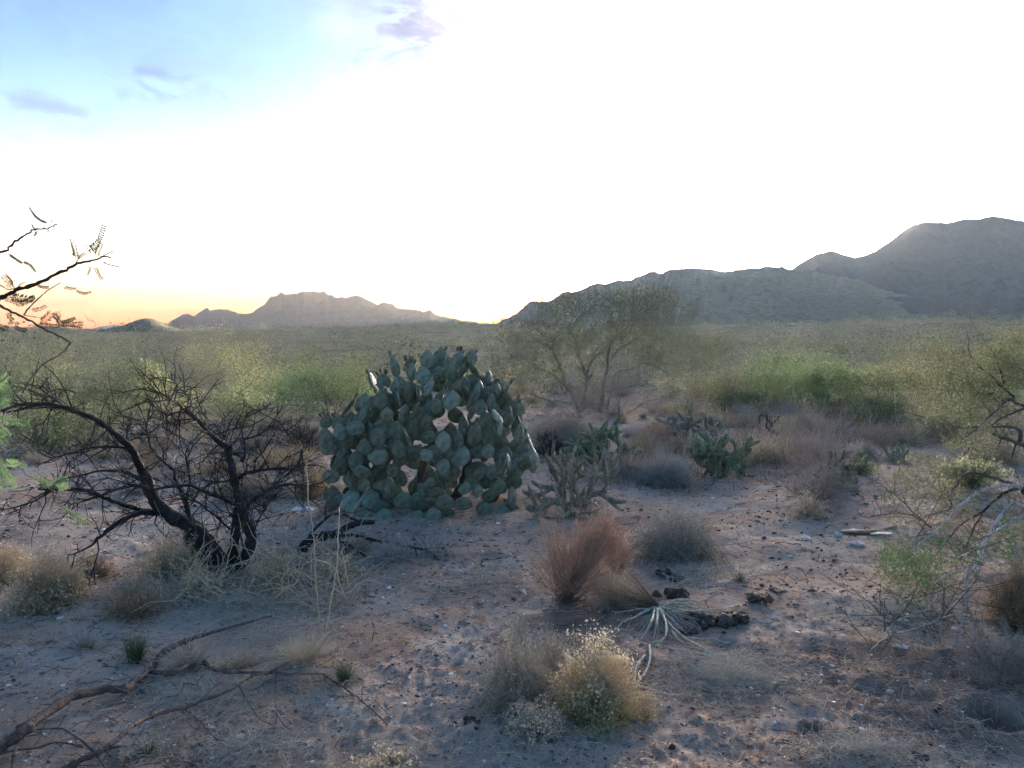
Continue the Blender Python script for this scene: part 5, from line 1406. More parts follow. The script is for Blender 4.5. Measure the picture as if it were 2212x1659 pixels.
shrub(742, 1475, 50, 1415, 'greentuft', 'small dark green tuft beside the pale straw tuft with tall stalks', 'green_tuft', 'grass tuft', n=150)
shrub(320, 1628, 60, 1585, 'greentuft', 'short olive tuft near the bottom edge under the thin dead branch', 'green_tuft', 'grass tuft', n=80)
shrub(655, 1440, 150, 1360, 'paletuft', 'pale straw tuft at the foot of the two tall stalks', 'straw_tuft', 'grass tuft', n=260)
shrub(410, 1440, 130, 1370, 'tuft', 'wispy grey straw tuft beyond the fork of the thick dead branch', 'straw_tuft', 'grass tuft', n=200)
shrub(520, 1440, 110, 1390, 'tuft', 'low straw tuft where the red dead shoot begins', 'straw_tuft', 'grass tuft', n=140)
shrub(185, 1400, 80, 1350, 'tuft', 'small grey weed left of the green rush tuft', 'straw_tuft', 'grass tuft', n=90)
shrub(850, 1215, 120, 1150, 'silver', 'silvery seed-head weeds in front of the prickly pear along the charred limb', 'silver_weed', 'weed', n=160)
shrub(930, 1205, 70, 1158, 'silver', 'small silvery weed at the tip of the charred limb', 'silver_weed', 'weed', n=70)
shrub(770, 1195, 110, 1130, 'tuft', 'dry tussock under the charred limb', 'straw_tuft', 'grass tuft', n=150)
shrub(830, 1668, 190, 1622, 'tan', 'pale flower-headed weed cut by the bottom edge', 'seedhead_clump', 'weed', n=240)
shrub(2200, 1350, 150, 1195, 'brown', 'brown twiggy shrub cut by the right edge', 'brown_shrub', n=500)
shrub(2170, 1480, 120, 1330, 'mauve', 'grey leafless weed below the brown shrub on the right edge', 'grey_shrub')
shrub(1598, 1262, 22, 1232, 'greentuft', 'tiny olive seedling alone on the bare dirt above the round clod', 'green_tuft', 'grass tuft', n=40)
shrub(1435, 1045, 150, 965, 'silver', 'silvery mop-headed shrub between the two low chollas', 'silver_shrub', n=800)
shrub(1345, 1022, 90, 975, 'pink', 'flattened pinkish grass left of the silvery mop-headed shrub', 'pink_grass', 'grass tuft')
shrub(1415, 965, 110, 905, 'rust', 'rounded rust-brown bush above the silvery mop-headed shrub', 'rust_shrub', n=520)
shrub(1748, 1116, 78, 1062, 'tan', 'small fan of pale straw standing on the bare ground mid right', 'straw_tussock', n=260)
shrub(1762, 1090, 130, 1020, 'mauve', 'mauve flat-topped dry shrub right behind the small straw fan', 'mauve_shrub')
shrub(1340, 905, 200, 812, 'mauve', 'large mauve leafless bush in front of the green-barked tree', 'mauve_shrub')
shrub(1255, 905, 150, 830, 'mauve', 'leafless mauve bush left of the large mauve one under the green-barked tree', 'mauve_shrub')
shrub(1215, 965, 190, 880, 'pink', 'pinkish dry grass mound just right of the prickly pear', 'pink_grass', 'grass tuft', n=900)
shrub(1185, 985, 60, 930, 'dark', 'dark tangled bush touching the right side of the prickly pear', 'dark_shrub')
shrub(640, 985, 110, 890, 'dark', 'dark tangled bush just left of the prickly pear', 'dark_shrub')
shrub(590, 960, 90, 885, 'mauve', 'greyish tangled bush behind the right arm of the charred mesquite', 'mauve_shrub')
shrub(662, 1078, 56, 1010, 'brown', 'dark basket-shaped shrub between the charred mesquite and the prickly pear', 'brown_shrub', n=260)
shrub(690, 1040, 70, 985, 'pink', 'pinkish grass tuft touching the left side of the prickly pear', 'pink_grass', 'grass tuft', n=200)
shrub(655, 960, 110, 895, 'pink', 'pinkish grass bank behind the left side of the prickly pear', 'pink_grass', 'grass tuft', n=300)
shrub(1873, 985, 46, 945, 'rust', 'small rust-red ball bush on the pale grass mid right', 'rust_shrub')
shrub(1795, 1010, 110, 935, 'mauve', 'mauve brush behind the dark dead cholla', 'mauve_shrub')
shrub(1880, 925, 130, 835, 'green', 'dark green bush leaning left at the edge of the pale grass', 'green_shrub', n=3600)
shrub(1700, 895, 80, 862, 'silver', 'grey mound at the far edge of the pale grass', 'silver_shrub', n=260)
shrub(1480, 905, 60, 878, 'green', 'small dark green mound in front of the low branches of the green-barked tree', 'green_shrub', n=700)
shrub(1445, 895, 60, 868, 'tan', 'tan ball of dry brush beside the small dark green mound', 'tan_shrub', n=160)
shrub(1545, 925, 70, 880, 'tan', 'tan domed bush behind the far cholla', 'tan_shrub', n=220)
shrub(1610, 925, 60, 885, 'tan', 'tan domed bush left of the small dead snag', 'tan_shrub', n=200)
shrub(1690, 935, 60, 898, 'tan', 'tan domed bush right of the small dead snag', 'tan_shrub', n=200)
shrub(1655, 1000, 150, 945, 'tan', 'broad tan grass mound right of the low dark cholla', 'tan_shrub', n=520)
shrub(1740, 925, 110, 885, 'tan', 'broad tan brush mound on the far pale grass', 'tan_shrub', n=260)
shrub(1795, 900, 90, 872, 'brown', 'brownish orange brush mound under the leaning green bush', 'brown_shrub', n=240)
shrub(1900, 960, 120, 900, 'pink', 'pinkish grass mound right of the leaning green bush', 'pink_grass', 'grass tuft', n=320)
shrub(1940, 1000, 90, 960, 'silver', 'grey low mound near the dark stump at mid right', 'silver_shrub', n=200)
shrub(1850, 1020, 60, 985, 'green', 'small dark green plant behind the dark dead cholla', 'green_shrub', n=500)
shrub(1650, 905, 60, 880, 'silver', 'grey mound behind the small dead snag', 'silver_shrub', n=180)
shrub(2100, 1060, 120, 1000, 'olive', 'olive bush behind the silver branches on the right', 'olive_shrub')
shrub(2060, 960, 170, 850, 'olive', 'yellowish olive bush under the right tree crown', 'olive_shrub', n=3000)
shrub(2150, 1000, 140, 930, 'tan', 'pale tan brush under the right tree crown', 'tan_shrub', n=500)
shrub(2020, 930, 120, 880, 'brown', 'brown brush between the leaning green bush and the right tree', 'brown_shrub', n=320)

# -- green brush across the middle distance on the left
for x, y, w_, top, kind, label in (
    (40, 905, 200, 760, 'green', 'tall dark green bush at the left edge behind the charred mesquite'),
    (150, 905, 190, 775, 'olive', 'olive bush behind the upper left limbs of the charred mesquite'),
    (270, 900, 180, 790, 'green', 'green bush behind the middle of the charred mesquite'),
    (345, 905, 140, 800, 'ygreen', 'small yellow-green bush left of the tallest charred branch'),
    (425, 880, 170, 782, 'mauve', 'dark purple leafless bush among the green brush on the left'),
    (500, 870, 230, 752, 'ygreen', 'big yellowish bush beyond the dark purple bush'),
    (520, 925, 190, 840, 'ygreen', 'bright yellow-green bush behind the right charred branches'),
    (610, 905, 190, 800, 'bright', 'green bush left of the prickly pear'),
    (710, 900, 190, 782, 'bright', 'broad green bush touching the upper left of the prickly pear'),
    (770, 890, 150, 790, 'green', 'green bush mostly behind the top left of the prickly pear'),
    (200, 960, 160, 880, 'green', 'dark low bush behind the upper left charred limb'),
    (90, 985, 180, 900, 'green', 'dark shadowy bush at the left edge under the charred limb'),
    (330, 1010, 130, 960, 'brown', 'brown low brush under the charred mesquite limbs'),
    (400, 960, 130, 910, 'tan', 'tan grass behind the charred trunks'),
    (560, 975, 100, 935, 'pink', 'pink grass behind the right charred trunk')):
    shrub(x, y, w_, top, kind, label, {'green': 'green_shrub', 'olive': 'olive_shrub', 'ygreen': 'yellow_green_shrub', 'bright': 'green_shrub', 'mauve': 'mauve_shrub', 'brown': 'brown_shrub', 'tan': 'tan_shrub', 'pink': 'pink_grass'}[kind], 'shrub')
# -- and the fresh green band on the right
for x, y, w_, top, kind, label in (
    (1560, 890, 150, 805, 'olive', 'olive bush right of the green-barked tree'),
    (1640, 885, 150, 818, 'bright', 'left end of the fresh green thicket on the right'),
    (1720, 880, 170, 806, 'bright', 'tallest bush of the fresh green thicket on the right'),
    (1800, 880, 170, 818, 'bright', 'middle bush of the fresh green thicket on the right'),
    (1880, 880, 150, 800, 'green', 'dark bush behind the leaning green bush'),
    (1960, 890, 200, 790, 'ygreen', 'yellow-green bush left of the right tree crown'),
    (2060, 890, 200, 760, 'green', 'green bush behind the right tree crown'),
    (2170, 880, 200, 735, 'green', 'tall green bush behind the crown at the right edge'),
    (1690, 835, 140, 780, 'green', 'rounded green bush beyond the fresh green thicket')):
    shrub(x, y, w_, top, kind, label, {'green': 'green_shrub', 'olive': 'olive_shrub', 'ygreen': 'yellow_green_shrub', 'bright': 'green_shrub'}[kind], 'shrub')

# -- straw tangle round the foot of the charred mesquite
def tangle():
    b = ground_at(520, 1262); e = empty('straw_tangle', b); tag(e, 'tangle of long pale dead grass stems round the foot of the charred mesquite', 'grass tuft')
    g = Geo()
    for i in range(250):
        x = rng.uniform(350, 770); y = rng.uniform(1205, 1315)
        p = ground_at(x, y); s = scale_at(p)
        L = rng.uniform(50, 190) * s; a = rng.normal() * 0.8
        tip = p + np.array([math.sin(a) * L, rng.normal() * L * .5, abs(math.cos(a)) * L * rng.uniform(.25, 1)])
        P = stem_curves(p[None], tip[None], 7, 0.10, 0.5)
        strands(g, P, np.linspace(.0042, .0016, 7)[None] * rng.uniform(.5, 1.1), 3, 0)
    for i in range(900):
        x = rng.uniform(340, 790); y = rng.uniform(1190, 1320)
        p = ground_at(x, y); s = scale_at(p); L = rng.uniform(20, 70) * s
        tip = p + rng.normal(size=3) * np.array([.45, .45, .2]) * L + np.array([0, 0, .5 * L])
        strands(g, stem_curves(p[None], tip[None], 5, .08, .4), np.linspace(.0016, .0007, 5)[None], 3, 1)
    o = shift(g, b).build('stems', [M_STRAW_PALE, M_STRAW], e)
tangle()
def stalk(label, pts, w0, w1):
    b = ground_at(*pts[0]); e = empty('dry_stalk', b); tag(e, label, 'dead plant', None)
    g = Geo(); P, W = limb(g, pts, w0, w1, b[1], b[1] + 0.06, 0, 6, knob=.05)
    shift(g, b).build('stem', M_STRAW_PALE, e)
    g = Geo(); q = P[-6:] - b
    C = along(q[None], 26) + rng.normal(size=(26, 3)) * .003; leaves(g, C, .018, 0, (0, 0, 1.2), 3.5)
    g.build('seed_head', M_STRAW, e)
stalk('tallest pale stalk rising left of the prickly pear from a straw tuft', [(691, 1400), (688, 1330), (684, 1250), (679, 1170), (672, 1110), (664, 1040), (663, 992)], 4.6, 2.2)
stalk('pale stalk bending right in front of the prickly pear foot', [(703, 1370), (715, 1300), (726, 1235), (731, 1160), (733, 1095)], 4.2, 2.2)
stalk('short thin pale stalk right of the bending stalk', [(755, 1285), (750, 1250), (745, 1225), (737, 1190)], 3.5, 2)

# -- chollas
def cholla_arm(g, p0, d0, L, r, depth, m=0, sp=1, joints=None, spread=0.6):
    """one jointed arm; each joint is a knobbly tube"""
    k = 7
    u = np.linspace(0, 1, k)
    d1 = d0 + rng.normal(size=3) * 0.22; d1[2] += 0.12
    P = p0 + np.outer(u, d0) * L * 0.5 + np.outer(u ** 2, d1 / np.linalg.norm(d1)) * L * 0.5
    prof = np.array([.75, 1.0, 1.06, 1.0, 1.05, .95, .45]) * r * rng.uniform(.94, 1.06, k)
    strands(g, P[None], prof[None], 7, m, t0=0.3, t1=1.0)
    n = int(18 * L / 0.12)
    C = along(P[None], n); o = rng.normal(size=(n, 3)); o /= np.linalg.norm(o, axis=1, keepdims=True)
    leaves(g, C + o * r * .92, .018, sp, None, aspect=4.5, spread=1.0)
    if depth > 0:
        nb = rng.integers(1, 4) if depth > 1 else rng.integers(0, 3)
        for _ in range(nb):
            f = rng.uniform(.6, 1.0); q = P[int(f * (k - 1))]
            d = d0 + rng.normal(size=3) * spread; d[2] += .2; d /= np.linalg.norm(d)
            cholla_arm(g, q, d, L * rng.uniform(.7, 1.0), r * .93, depth - 1, m, sp, joints, spread)
def cholla(x, y, w_, top, label, skin, arms=7, depth=4, r=0.013, L=0.12):
    p, w, h = spot(x, y, w_, top)
    e = empty('cholla_cactus', p); tag(e, label, 'cactus')
    gs = []
    for i in range(arms):
        g = Geo(); a = i / arms * 6.283 + rng.normal() * .3
        out = rng.uniform(.35, 1.1) * w / max(h, .01) * .6
        d = np.array([math.cos(a) * out, math.sin(a) * out, 1.0]); d /= np.linalg.norm(d)
        cholla_arm(g, np.array([math.cos(a) * w * .07, math.sin(a) * w * .07, -.01]), d, L * rng.uniform(.9, 1.3), r, depth, 0, 1, None, .75)
        gs.append(g)
    v = np.concatenate([q for g in gs for q in g.v])
    sx = w * .5 / np.percentile(np.abs(v[:, 0]), 98); sz = h / np.percentile(v[:, 2], 99)
    for g in gs:
        g.v = [q * np.array([sx, sx, sz]) for q in g.v]
        for q in g.v: q[:, 2] = np.maximum(q[:, 2], -.02)
        g.build('branch', [skin, M_SPINE], e)
cholla(1240, 1108, 190, 968, 'staghorn cholla with knobbly arms between the prickly pear and the rust shrub', M_CHOLLA_DRY, 8, 4, .0135, .125)
cholla(1300, 1002, 150, 912, 'low bushy green cholla under the large mauve bush', M_CHOLLA, 10, 4, .018, .13)
cholla(1555, 1030, 125, 940, 'dense dark green cholla with upswept arms right of the silvery shrub', M_CHOLLA, 10, 4, .018, .13)
cholla(1500, 955, 120, 900, 'small scraggly cholla behind the dark green cholla', M_CHOLLA_DRY, 7, 4, .018, .13)
cholla(1805, 1055, 90, 975, 'dark dying cholla with a few yellow arms beside the mauve flat-topped shrub', M_CHOLLA_DRY, 7, 4, .016, .12)
cholla(1940, 1000, 60, 955, 'tiny dark cholla near the right tree at mid distance', M_CHOLLA, 6, 3, .016, .12)

def snag():
    b = ground_at(1668, 948); e = empty('dead_snag', b); tag(e, 'small black dead snag with two curled arms on the pale grass', 'tree')
    g = Geo(); pts = lambda *p: [(2400 * .5486 + x * .2728, 1500 * .5486 + y * .2728) for x, y in p]
    Y = b[1]; paths = []
    limb(g, pts((1335, 425), (1300, 405), (1275, 395), (1285, 350), (1290, 325)), 11, 8, Y, Y, paths=paths)
    shift(g, b).build('trunk', M_CHARTWIG, e)
    for s, y1 in ((pts((1285, 345), (1250, 300), (1220, 268), (1190, 280), (1185, 340)), -.3), (pts((1285, 340), (1310, 320), (1335, 290), (1350, 280)), .3), (pts((1270, 330), (1255, 290), (1240, 262)), .2), (pts((1280, 395), (1240, 360), (1245, 330)), -.1)):
        g = Geo(); limb(g, s, 7, 2.5, Y, Y + y1, paths=paths); shift(g, b).build('branch', M_CHARTWIG, e)
    g = Geo(); twigs(g, paths, 14, (.05, .3), .004, 0, 1); o = shift(g, b).build('twigs', M_CHARTWIG, e); o['kind'] = 'stuff'
snag()

# -- the green-barked tree behind the cactus
def palo_verde():
    b = ground_at(1290, 892); Y = b[1]
    e = empty('palo_verde_tree', b); tag(e, 'wide multi-trunked green-barked tree with fine hazy twigs behind the cactus', 'tree')
    Z = lambda *p: [(1042.3 + x * .2976, 548.6 + y * .2976) for x, y in p]
    paths = []
    segs = [(Z((700, 1150), (660, 1040), (600, 950), (570, 850), (540, 770), (515, 700), (525, 620), (480, 580), (340, 535)), 44, 6, -.5),
            (Z((600, 950), (520, 890), (440, 840), (340, 790), (240, 760), (180, 720)), 24, 6, -1.2),
            (Z((720, 1150), (745, 1000), (750, 900), (735, 830), (700, 740), (690, 660), (640, 560), (600, 450)), 40, 6, .3),
            (Z((755, 880), (790, 780), (850, 720), (890, 690), (960, 600), (1000, 480)), 24, 5, .9),
            (Z((860, 1150), (880, 950), (905, 830), (905, 740), (940, 640), (1050, 530), (1100, 400)), 48, 6, .2),
            (Z((900, 1150), (950, 900), (1000, 850), (1080, 830), (1160, 790), (1240, 765)), 30, 8, -.8), (Z((1160, 790), (1240, 810), (1330, 860), (1450, 900), (1700, 920)), 16, 5, -1.0),
            (Z((940, 760), (1000, 680), (1060, 650), (1200, 570), (1400, 510)), 24, 5, .8), (Z((760, 920), (800, 850), (770, 780), (830, 700)), 26, 8, .6),
            (Z((640, 1090), (560, 1070), (480, 1060), (380, 1030), (240, 940)), 26, 5, -.9), (Z((900, 1000), (1100, 960), (1300, 940), (1500, 1010)), 16, 5, -1.2), (Z((520, 700), (440, 650), (300, 630), (180, 640)), 14, 4, -.9), (Z((1290, 1100), (1220, 1200), (1130, 1340)), 3, 3, 0)]
    for i, (pts, w0, w1, dy) in enumerate(segs[:-1]):
        g = Geo(); limb(g, pts, w0 * .22, w1 * .22, Y + (0 if i in (0, 2, 4, 5) else dy * .3), Y + dy * 1.3, 0, 6, paths=paths)
        shift(g, b).build('trunk' if i in (0, 2, 4) else 'branch', M_PALO, e)
    g = Geo()
    twigs(g, paths, 12, (.3, 1.15), .006, 0, 0, up=.35)
    P0 = [(q, None) for q in []]
    o = shift(g, b).build('twigs', M_PALO, e); o['kind'] = 'stuff'
    # hanging haze of green twigs that makes the crown
    g = Geo(); C = []
    for cx, cy, rx, ry, n in ((1290, 680, 130, 50, 150), (1180, 735, 90, 45, 110), (1400, 690, 110, 50, 130), (1480, 760, 110, 45, 120), (1570, 840, 90, 35, 80), (1115, 790, 60, 40, 60), (1330, 750, 150, 45, 110), (1220, 655, 80, 30, 60), (1390, 645, 80, 25, 60), (1140, 880, 60, 30, 40), (1640, 900, 60, 20, 30)):
        n = int(n * 1.9)
        a = rng.random(n) * 6.283; q = np.sqrt(rng.random(n))
        for x, y in zip(cx + rx * q * np.cos(a), cy + ry * q * np.sin(a)): C.append(at(x, y, Y + rng.uniform(-1.6, 1.8)))
    C = np.array(C); idx = np.repeat(np.arange(len(C)), 2)
    D = rng.normal(size=(len(idx), 3)) * .7; D[:, 2] += .35; D /= np.linalg.norm(D, axis=1, keepdims=True)
    B_ = C[idx]; P = stem_curves(B_, B_ + D * rng.uniform(.15, .5, (len(idx), 1)), 4, .08, 0)
    strands(g, P, np.linspace(.0042, .0020, 4)[None] * np.ones((len(P), 1)), 3, 0, t0=.4, t1=1)
    idx = np.repeat(np.arange(len(P)), 2); B2_ = along(P, len(P) * 2)
    D = rng.normal(size=(len(B2_), 3)); D[:, 2] += .3; D /= np.linalg.norm(D, axis=1, keepdims=True)
    strands(g, stem_curves(B2_, B2_ + D * rng.uniform(.08, .25, (len(B2_), 1)), 3, .08, 0), np.full((len(B2_), 3), .0022), 3, 0, t0=.7, t1=1)
    o = shift(g, b).build('crown', M_PALO, e); o['kind'] = 'stuff'
palo_verde()
# ------------------------------------------------------------------ desert brush out to the hills
def proto_mesh(kind, w, h, seed, nleaf, lsize):
    g = Geo()
    if kind in ('creosote', 'olive', 'dull', 'green'):
        leafy(g, w, h, nleaf, lsize, 9, 1, 6, 0.014, jitter=.07)
        mats = [M_GREENSTEM, {'creosote': M_CREO, 'olive': M_OLIVE, 'dull': M_DULL, 'green': M_BRIGHTGREEN}[kind]]
    elif kind == 'tree':
        leafy(g, w, h, nleaf, lsize, 7, 2, 5, 0.05, low=.35, jitter=.08); mats = [M_GREENSTEM, M_OLIVE]
    elif kind == 'mauve':
        broom(g, w, h, nleaf // 5, 3, .006, 0, low=.05); mats = [M_MAUVETWIG]
    elif kind == 'tan':
        broom(g, w, h, nleaf // 5, 3, .006, 0, low=.0, lift=.5); mats = [M_TANBUSH]
    elif kind == 'silver':
        broom(g, w, h, nleaf // 5, 3, .006, 0, low=.0, lift=.5); mats = [M_SILVER]
    elif kind == 'pink':
        broom(g, w, h, nleaf // 5, 3, .006, 0, low=.1, lift=.5); mats = [M_PINKGRASS]
    return g.mesh(kind, mats)
PROTO = {}
for kind, w, h, n, ls in (('creosote', 2.2, 1.5, 900, .11), ('olive', 2.6, 1.7, 900, .12), ('dull', 1.8, 1.1, 800, .10), ('green', 2.0, 1.1, 900, .10), ('tree', 4.6, 3.0, 1500, .15), ('mauve', 1.7, 1.1, 900, .1), ('tan', 1.0, .55, 700, .1), ('silver', 1.0, .55, 700, .1), ('pink', 1.2, .6, 700, .1)):
    PROTO[kind] = [proto_mesh(kind, w, h, s, n, ls) for s in range(3)]
DESC = {'creosote': ('desert_bush', 'dark green desert bush out on the brushy flats', 'shrub', 'green bushes on the far flats'),
        'olive': ('desert_bush', 'olive desert bush out on the brushy flats', 'shrub', 'olive bushes on the far flats'),
        'dull': ('desert_bush', 'dull grey-green desert bush out on the brushy flats', 'shrub', 'grey-green bushes on the far flats'),
        'green': ('desert_bush', 'fresh green desert bush out on the brushy flats', 'shrub', 'fresh green bushes on the far flats'),
        'tree': ('desert_tree', 'small round-crowned desert tree out on the flats', 'tree', 'small trees on the far flats'),
        'mauve': ('dry_bush', 'leafless mauve bush out on the brushy flats', 'shrub', 'mauve bushes on the far flats'),
        'tan': ('dry_bush', 'low tan dry brush mound on the pale grass', 'shrub', 'tan mounds on the pale grass'),
        'silver': ('dry_bush', 'low grey dry brush mound on the pale grass', 'shrub', 'grey mounds on the pale grass'),
        'pink': ('dry_bush', 'low pinkish grass mound on the pale grass', 'grass tuft', 'pinkish mounds on the pale grass')}
KINDW = {'creosote': 'dark green bush', 'olive': 'olive bush', 'dull': 'dull grey-green bush', 'green': 'fresh green bush', 'tree': 'small round-crowned tree', 'mauve': 'leafless mauve bush', 'tan': 'low tan brush mound', 'silver': 'low grey brush mound', 'pink': 'low pinkish grass mound'}
def where(p):
    """where a bush stands, told by landmarks one can find"""
    u = W_PH / 2 + F_PH * p[0] / p[1]; d = p[1]
    far = 'far out' if d > 60 else 'at middle distance' if d > 24 else 'in the open dirt'
    if u < 330: side = 'below the low hill on the left'
    elif u < 690: side = 'below the left half of the purple mountain'
    elif u < 1000: side = 'behind the upper left of the prickly pear'
    elif u < 1180: side = 'below the sunset gap'
    elif u < 1480: side = 'around the green-barked tree'
    elif u < 1800: side = 'left of the leaning green bush'
    else: side = 'below the dark mountain peak'
    return far + ' ' + side
def put(kind, p, s, sz=1.0):
    nm, label, cat, grp = DESC[kind]
    o = bpy.data.objects.new(nm, PROTO[kind][rng.integers(0, 3)]); COL.objects.link(o)
    o.location = Vector([float(p[0]), float(p[1]), float(p[2]) - .04 * s]); o.rotation_euler = (0, 0, rng.uniform(0, 6.28)); o.scale = (s, s, s * sz)
    lb = KINDW[kind] + ' ' + where(p)
    tag(o, lb, cat, lb.replace('bush', 'bushes').replace('mound', 'mounds').replace('tree ', 'trees ', 1) if kind != 'tree' else 'small trees ' + where(p))
    return o
def dens(x, y): return fbm(x * .035, y * .035, 3, 91) + .5
count = 0
cells = []
tries = 0
while count < 250 and tries < 9000:
    tries += 1
    u = rng.uniform(-60, 2270); v = 738 + 2 + 135 * rng.random() ** 1.35
    p = ground_at(u, v)
    if p is None or p[1] < 21 or p[1] > 170: continue
    if 1460 < u < 1950 and p[1] < 26: continue
    k = rng.choice(['creosote', 'olive', 'dull', 'green', 'tree', 'mauve', 'tan', 'silver', 'pink'], p=[.16, .16, .24, .06, .04, .13, .09, .06, .06])
    if k == 'tree' and (p[1] < 55 or 520 < u < 1050): k = 'dull'
    if any((p[0] - a) ** 2 + (p[1] - b) ** 2 < (0.6 + .008 * p[1]) ** 2 for a, b in cells): continue
    if rng.random() > .25 + 1.2 * dens(p[0], p[1]): continue
    cells.append((p[0], p[1]))
    put(k, p, rng.uniform(.40, .75) * (1 + .15 * (p[1] > 90)), rng.uniform(.7, 1.0)); count += 1
for i in range(34):
    u = rng.uniform(960, 1560); v = rng.uniform(752, 868)
    p = ground_at(u, v)
    if p is None or p[1] < 16.5: continue
    put(rng.choice(['olive', 'dull', 'mauve', 'creosote', 'tan'], p=[.28, .3, .2, .1, .12]), p, rng.uniform(.45, .75))
# tan, grey and pink mounds on the pale open grass, mid right and behind the cactus
for i in range(60):
    u = rng.uniform(1120, 2080); v = rng.uniform(880, 990)
    if 1100 < u < 1280 and v > 900: continue
    p = ground_at(u, v)
    put(rng.choice(['tan', 'silver', 'pink'], p=[.42, .33, .25]), p, rng.uniform(.35, .75))
for i in range(26):
    p = ground_at(rng.uniform(230, 690), rng.uniform(915, 1085))
    put(rng.choice(['tan', 'pink', 'silver'], p=[.5, .35, .15]), p, rng.uniform(.45, .8))
for i in range(16):
    p = ground_at(rng.uniform(1000, 1330), rng.uniform(838, 885))
    put(rng.choice(['pink', 'tan', 'silver']), p, rng.uniform(.6, 1.0))
for i in range(24):
    u = rng.uniform(-20, 660); v = rng.uniform(905, 1010)
    p = ground_at(u, v)
    put(rng.choice(['tan', 'silver', 'pink']), p, rng.uniform(.3, .6))

# the rest of the brush, too far and too many to tell apart: one mass
def far_brush():
    for nm, mats, n, label in (('far_brush', [M_FAR_B, M_FAR_A, M_FAR_C, M_FAR_D, M_FAR_E], 15000, 'dense far brush merging below the hills'),):
        g = Geo()
        Y = 24 * (330 / 24) ** (rng.random(n) ** 1.15) ; Y = np.where(rng.random(n) < .35, rng.uniform(110, 620, n), Y)
        X = Y * rng.uniform(-.82, .82, n)
        D_ = dens(X, Y); keep = rng.random(n) < .45 + 1.0 * D_
        X, Y = X[keep], Y[keep]
        Zb = gz(X, Y); n = len(X)
        s = rng.uniform(.35, .85, n) * np.where(rng.random(n) < .09, rng.uniform(1.6, 2.6, n), 1)
        cls = rng.choice(5, n, p=[.36, .26, .14, .14, .10])
        per = (np.where(Y < 70, 130, np.where(Y < 160, 64, 30)) * np.clip(s, .6, 2.6)).astype(int)
        for c in range(5):
            m_ = np.where(cls == c)[0]
            idx = np.repeat(m_, per[m_])
            k = len(idx)
            a = rng.random(k) * 6.283; ph = np.arccos(1 - rng.random(k) * .98); rr = rng.uniform(.55, 1, k)
            low = .55 if c == 4 else 1.0
            C = np.stack([X[idx] + 1.1 * s[idx] * np.sin(ph) * np.cos(a) * rr, Y[idx] + 1.1 * s[idx] * np.sin(ph) * np.sin(a) * rr, Zb[idx] + 1.35 * low * s[idx] * np.cos(ph) * rr], -1)
            C += rng.normal(size=C.shape) * .08
            rr2 = np.clip(_hash(idx, idx * 0 + 3, 5) * .6 + rng.random(k) * .4, 0, 1)
            leaves(g, C, np.where(Y[idx] < 70, .095, np.where(Y[idx] < 160, .16, .27)) * np.clip(s[idx], .5, 1) * rng.uniform(.6, 1.4, k), c, (0, 0, .5), 1.6, t=.6, r=rr2)
        o = g.build(nm, mats); tag(o, label, kind='stuff')
far_brush()

# brush silhouettes along the low skylines
def skyline(ridge, xs, n, name, label, mat, hmin, hmax, grp):
    for i in range(n):
        j = rng.integers(0, len(ridge)) if xs is None else np.argmin(np.abs(ridge[:, 0] / ridge[:, 1] - (rng.uniform(*xs) - W_PH / 2) / F_PH))
        q = ridge[j]
        g = Geo(); h = rng.uniform(hmin, hmax)
        T, P = branching(g, h * .8, h, 6, 1, 5, h * .012, 0, .4)
        C = along(P, 70); leaves(g, C, h * .09, 1, None, 2.0)
        o = g.build(name, [M_DARKBARK, mat]); o.location = Vector(q.tolist()) + Vector((rng.uniform(-1, 1), rng.uniform(-4, 0), -.15 * h))
        tag(o, label, 'shrub', grp)
skyline(RIDGE_K, (255, 370), 16, 'skyline_bush', 'bush silhouetted on the crest of the low hill at left', M_OLIVE, .8, 1.7, 'bushes on the low hill crest')
skyline(RIDGE_C, (1040, 1205), 20, 'skyline_bush', 'bush silhouetted against the sunset gap on the ridge', M_OLIVE, 2.0, 5.5, 'bushes along the sunset gap')
# ------------------------------------------------------------------ what lies on the ground
def gpts(n, Y0, Y1, clump=None, seed=0, half=0.80):
    """points on the ground in the field of view, evenly spread over the picture"""
    q = rng.random(n)
    Y = 1 / (1 / Y0 + (1 / Y1 - 1 / Y0) * q)
    X = Y * rng.uniform(-half, half, n)
    if clump is not None:
        k = rng.random(n) < np.clip(.5 + clump[1] * fbm(X * clump[0], Y * clump[0], 2, seed), .05, 1)
        X, Y = X[k], Y[k]
    return np.stack([X, Y, gz_fine(X, Y)], -1)
def pix(P): return P[:, 1] / F_PH * (W_PH / 1024)              # metres per render pixel

C = gpts(30000, 2.2, 24, (1.2, 1.6), 301); s = pix(C) * np.concatenate([rng.lognormal(-.30, .5, len(C) - 1500), rng.uniform(1.2, 2.8, 1500)])
C[:, 2] += s * .15
g = Geo(); stones(g, C, np.minimum(s, .04), .55, 0, ICO1, .22)
o = g.build('gravel', M_GRAVEL); tag(o, 'pinkish and white pebbles strewn over the bare soil', kind='stuff')
C = gpts(10000, 2.2, 20, (0.9, 3.2), 331); s = pix(C) * np.concatenate([rng.lognormal(-.25, .5, len(C) - 600), rng.uniform(1.2, 2.6, 600)])
g = Geo(); stones(g, C, np.minimum(s, .03), .7, 0, ICO1, .35)
o = g.build('soil_crumbs', M_CRUMB); tag(o, 'dark soil crumbs and droppings scattered over the dirt', kind='stuff')

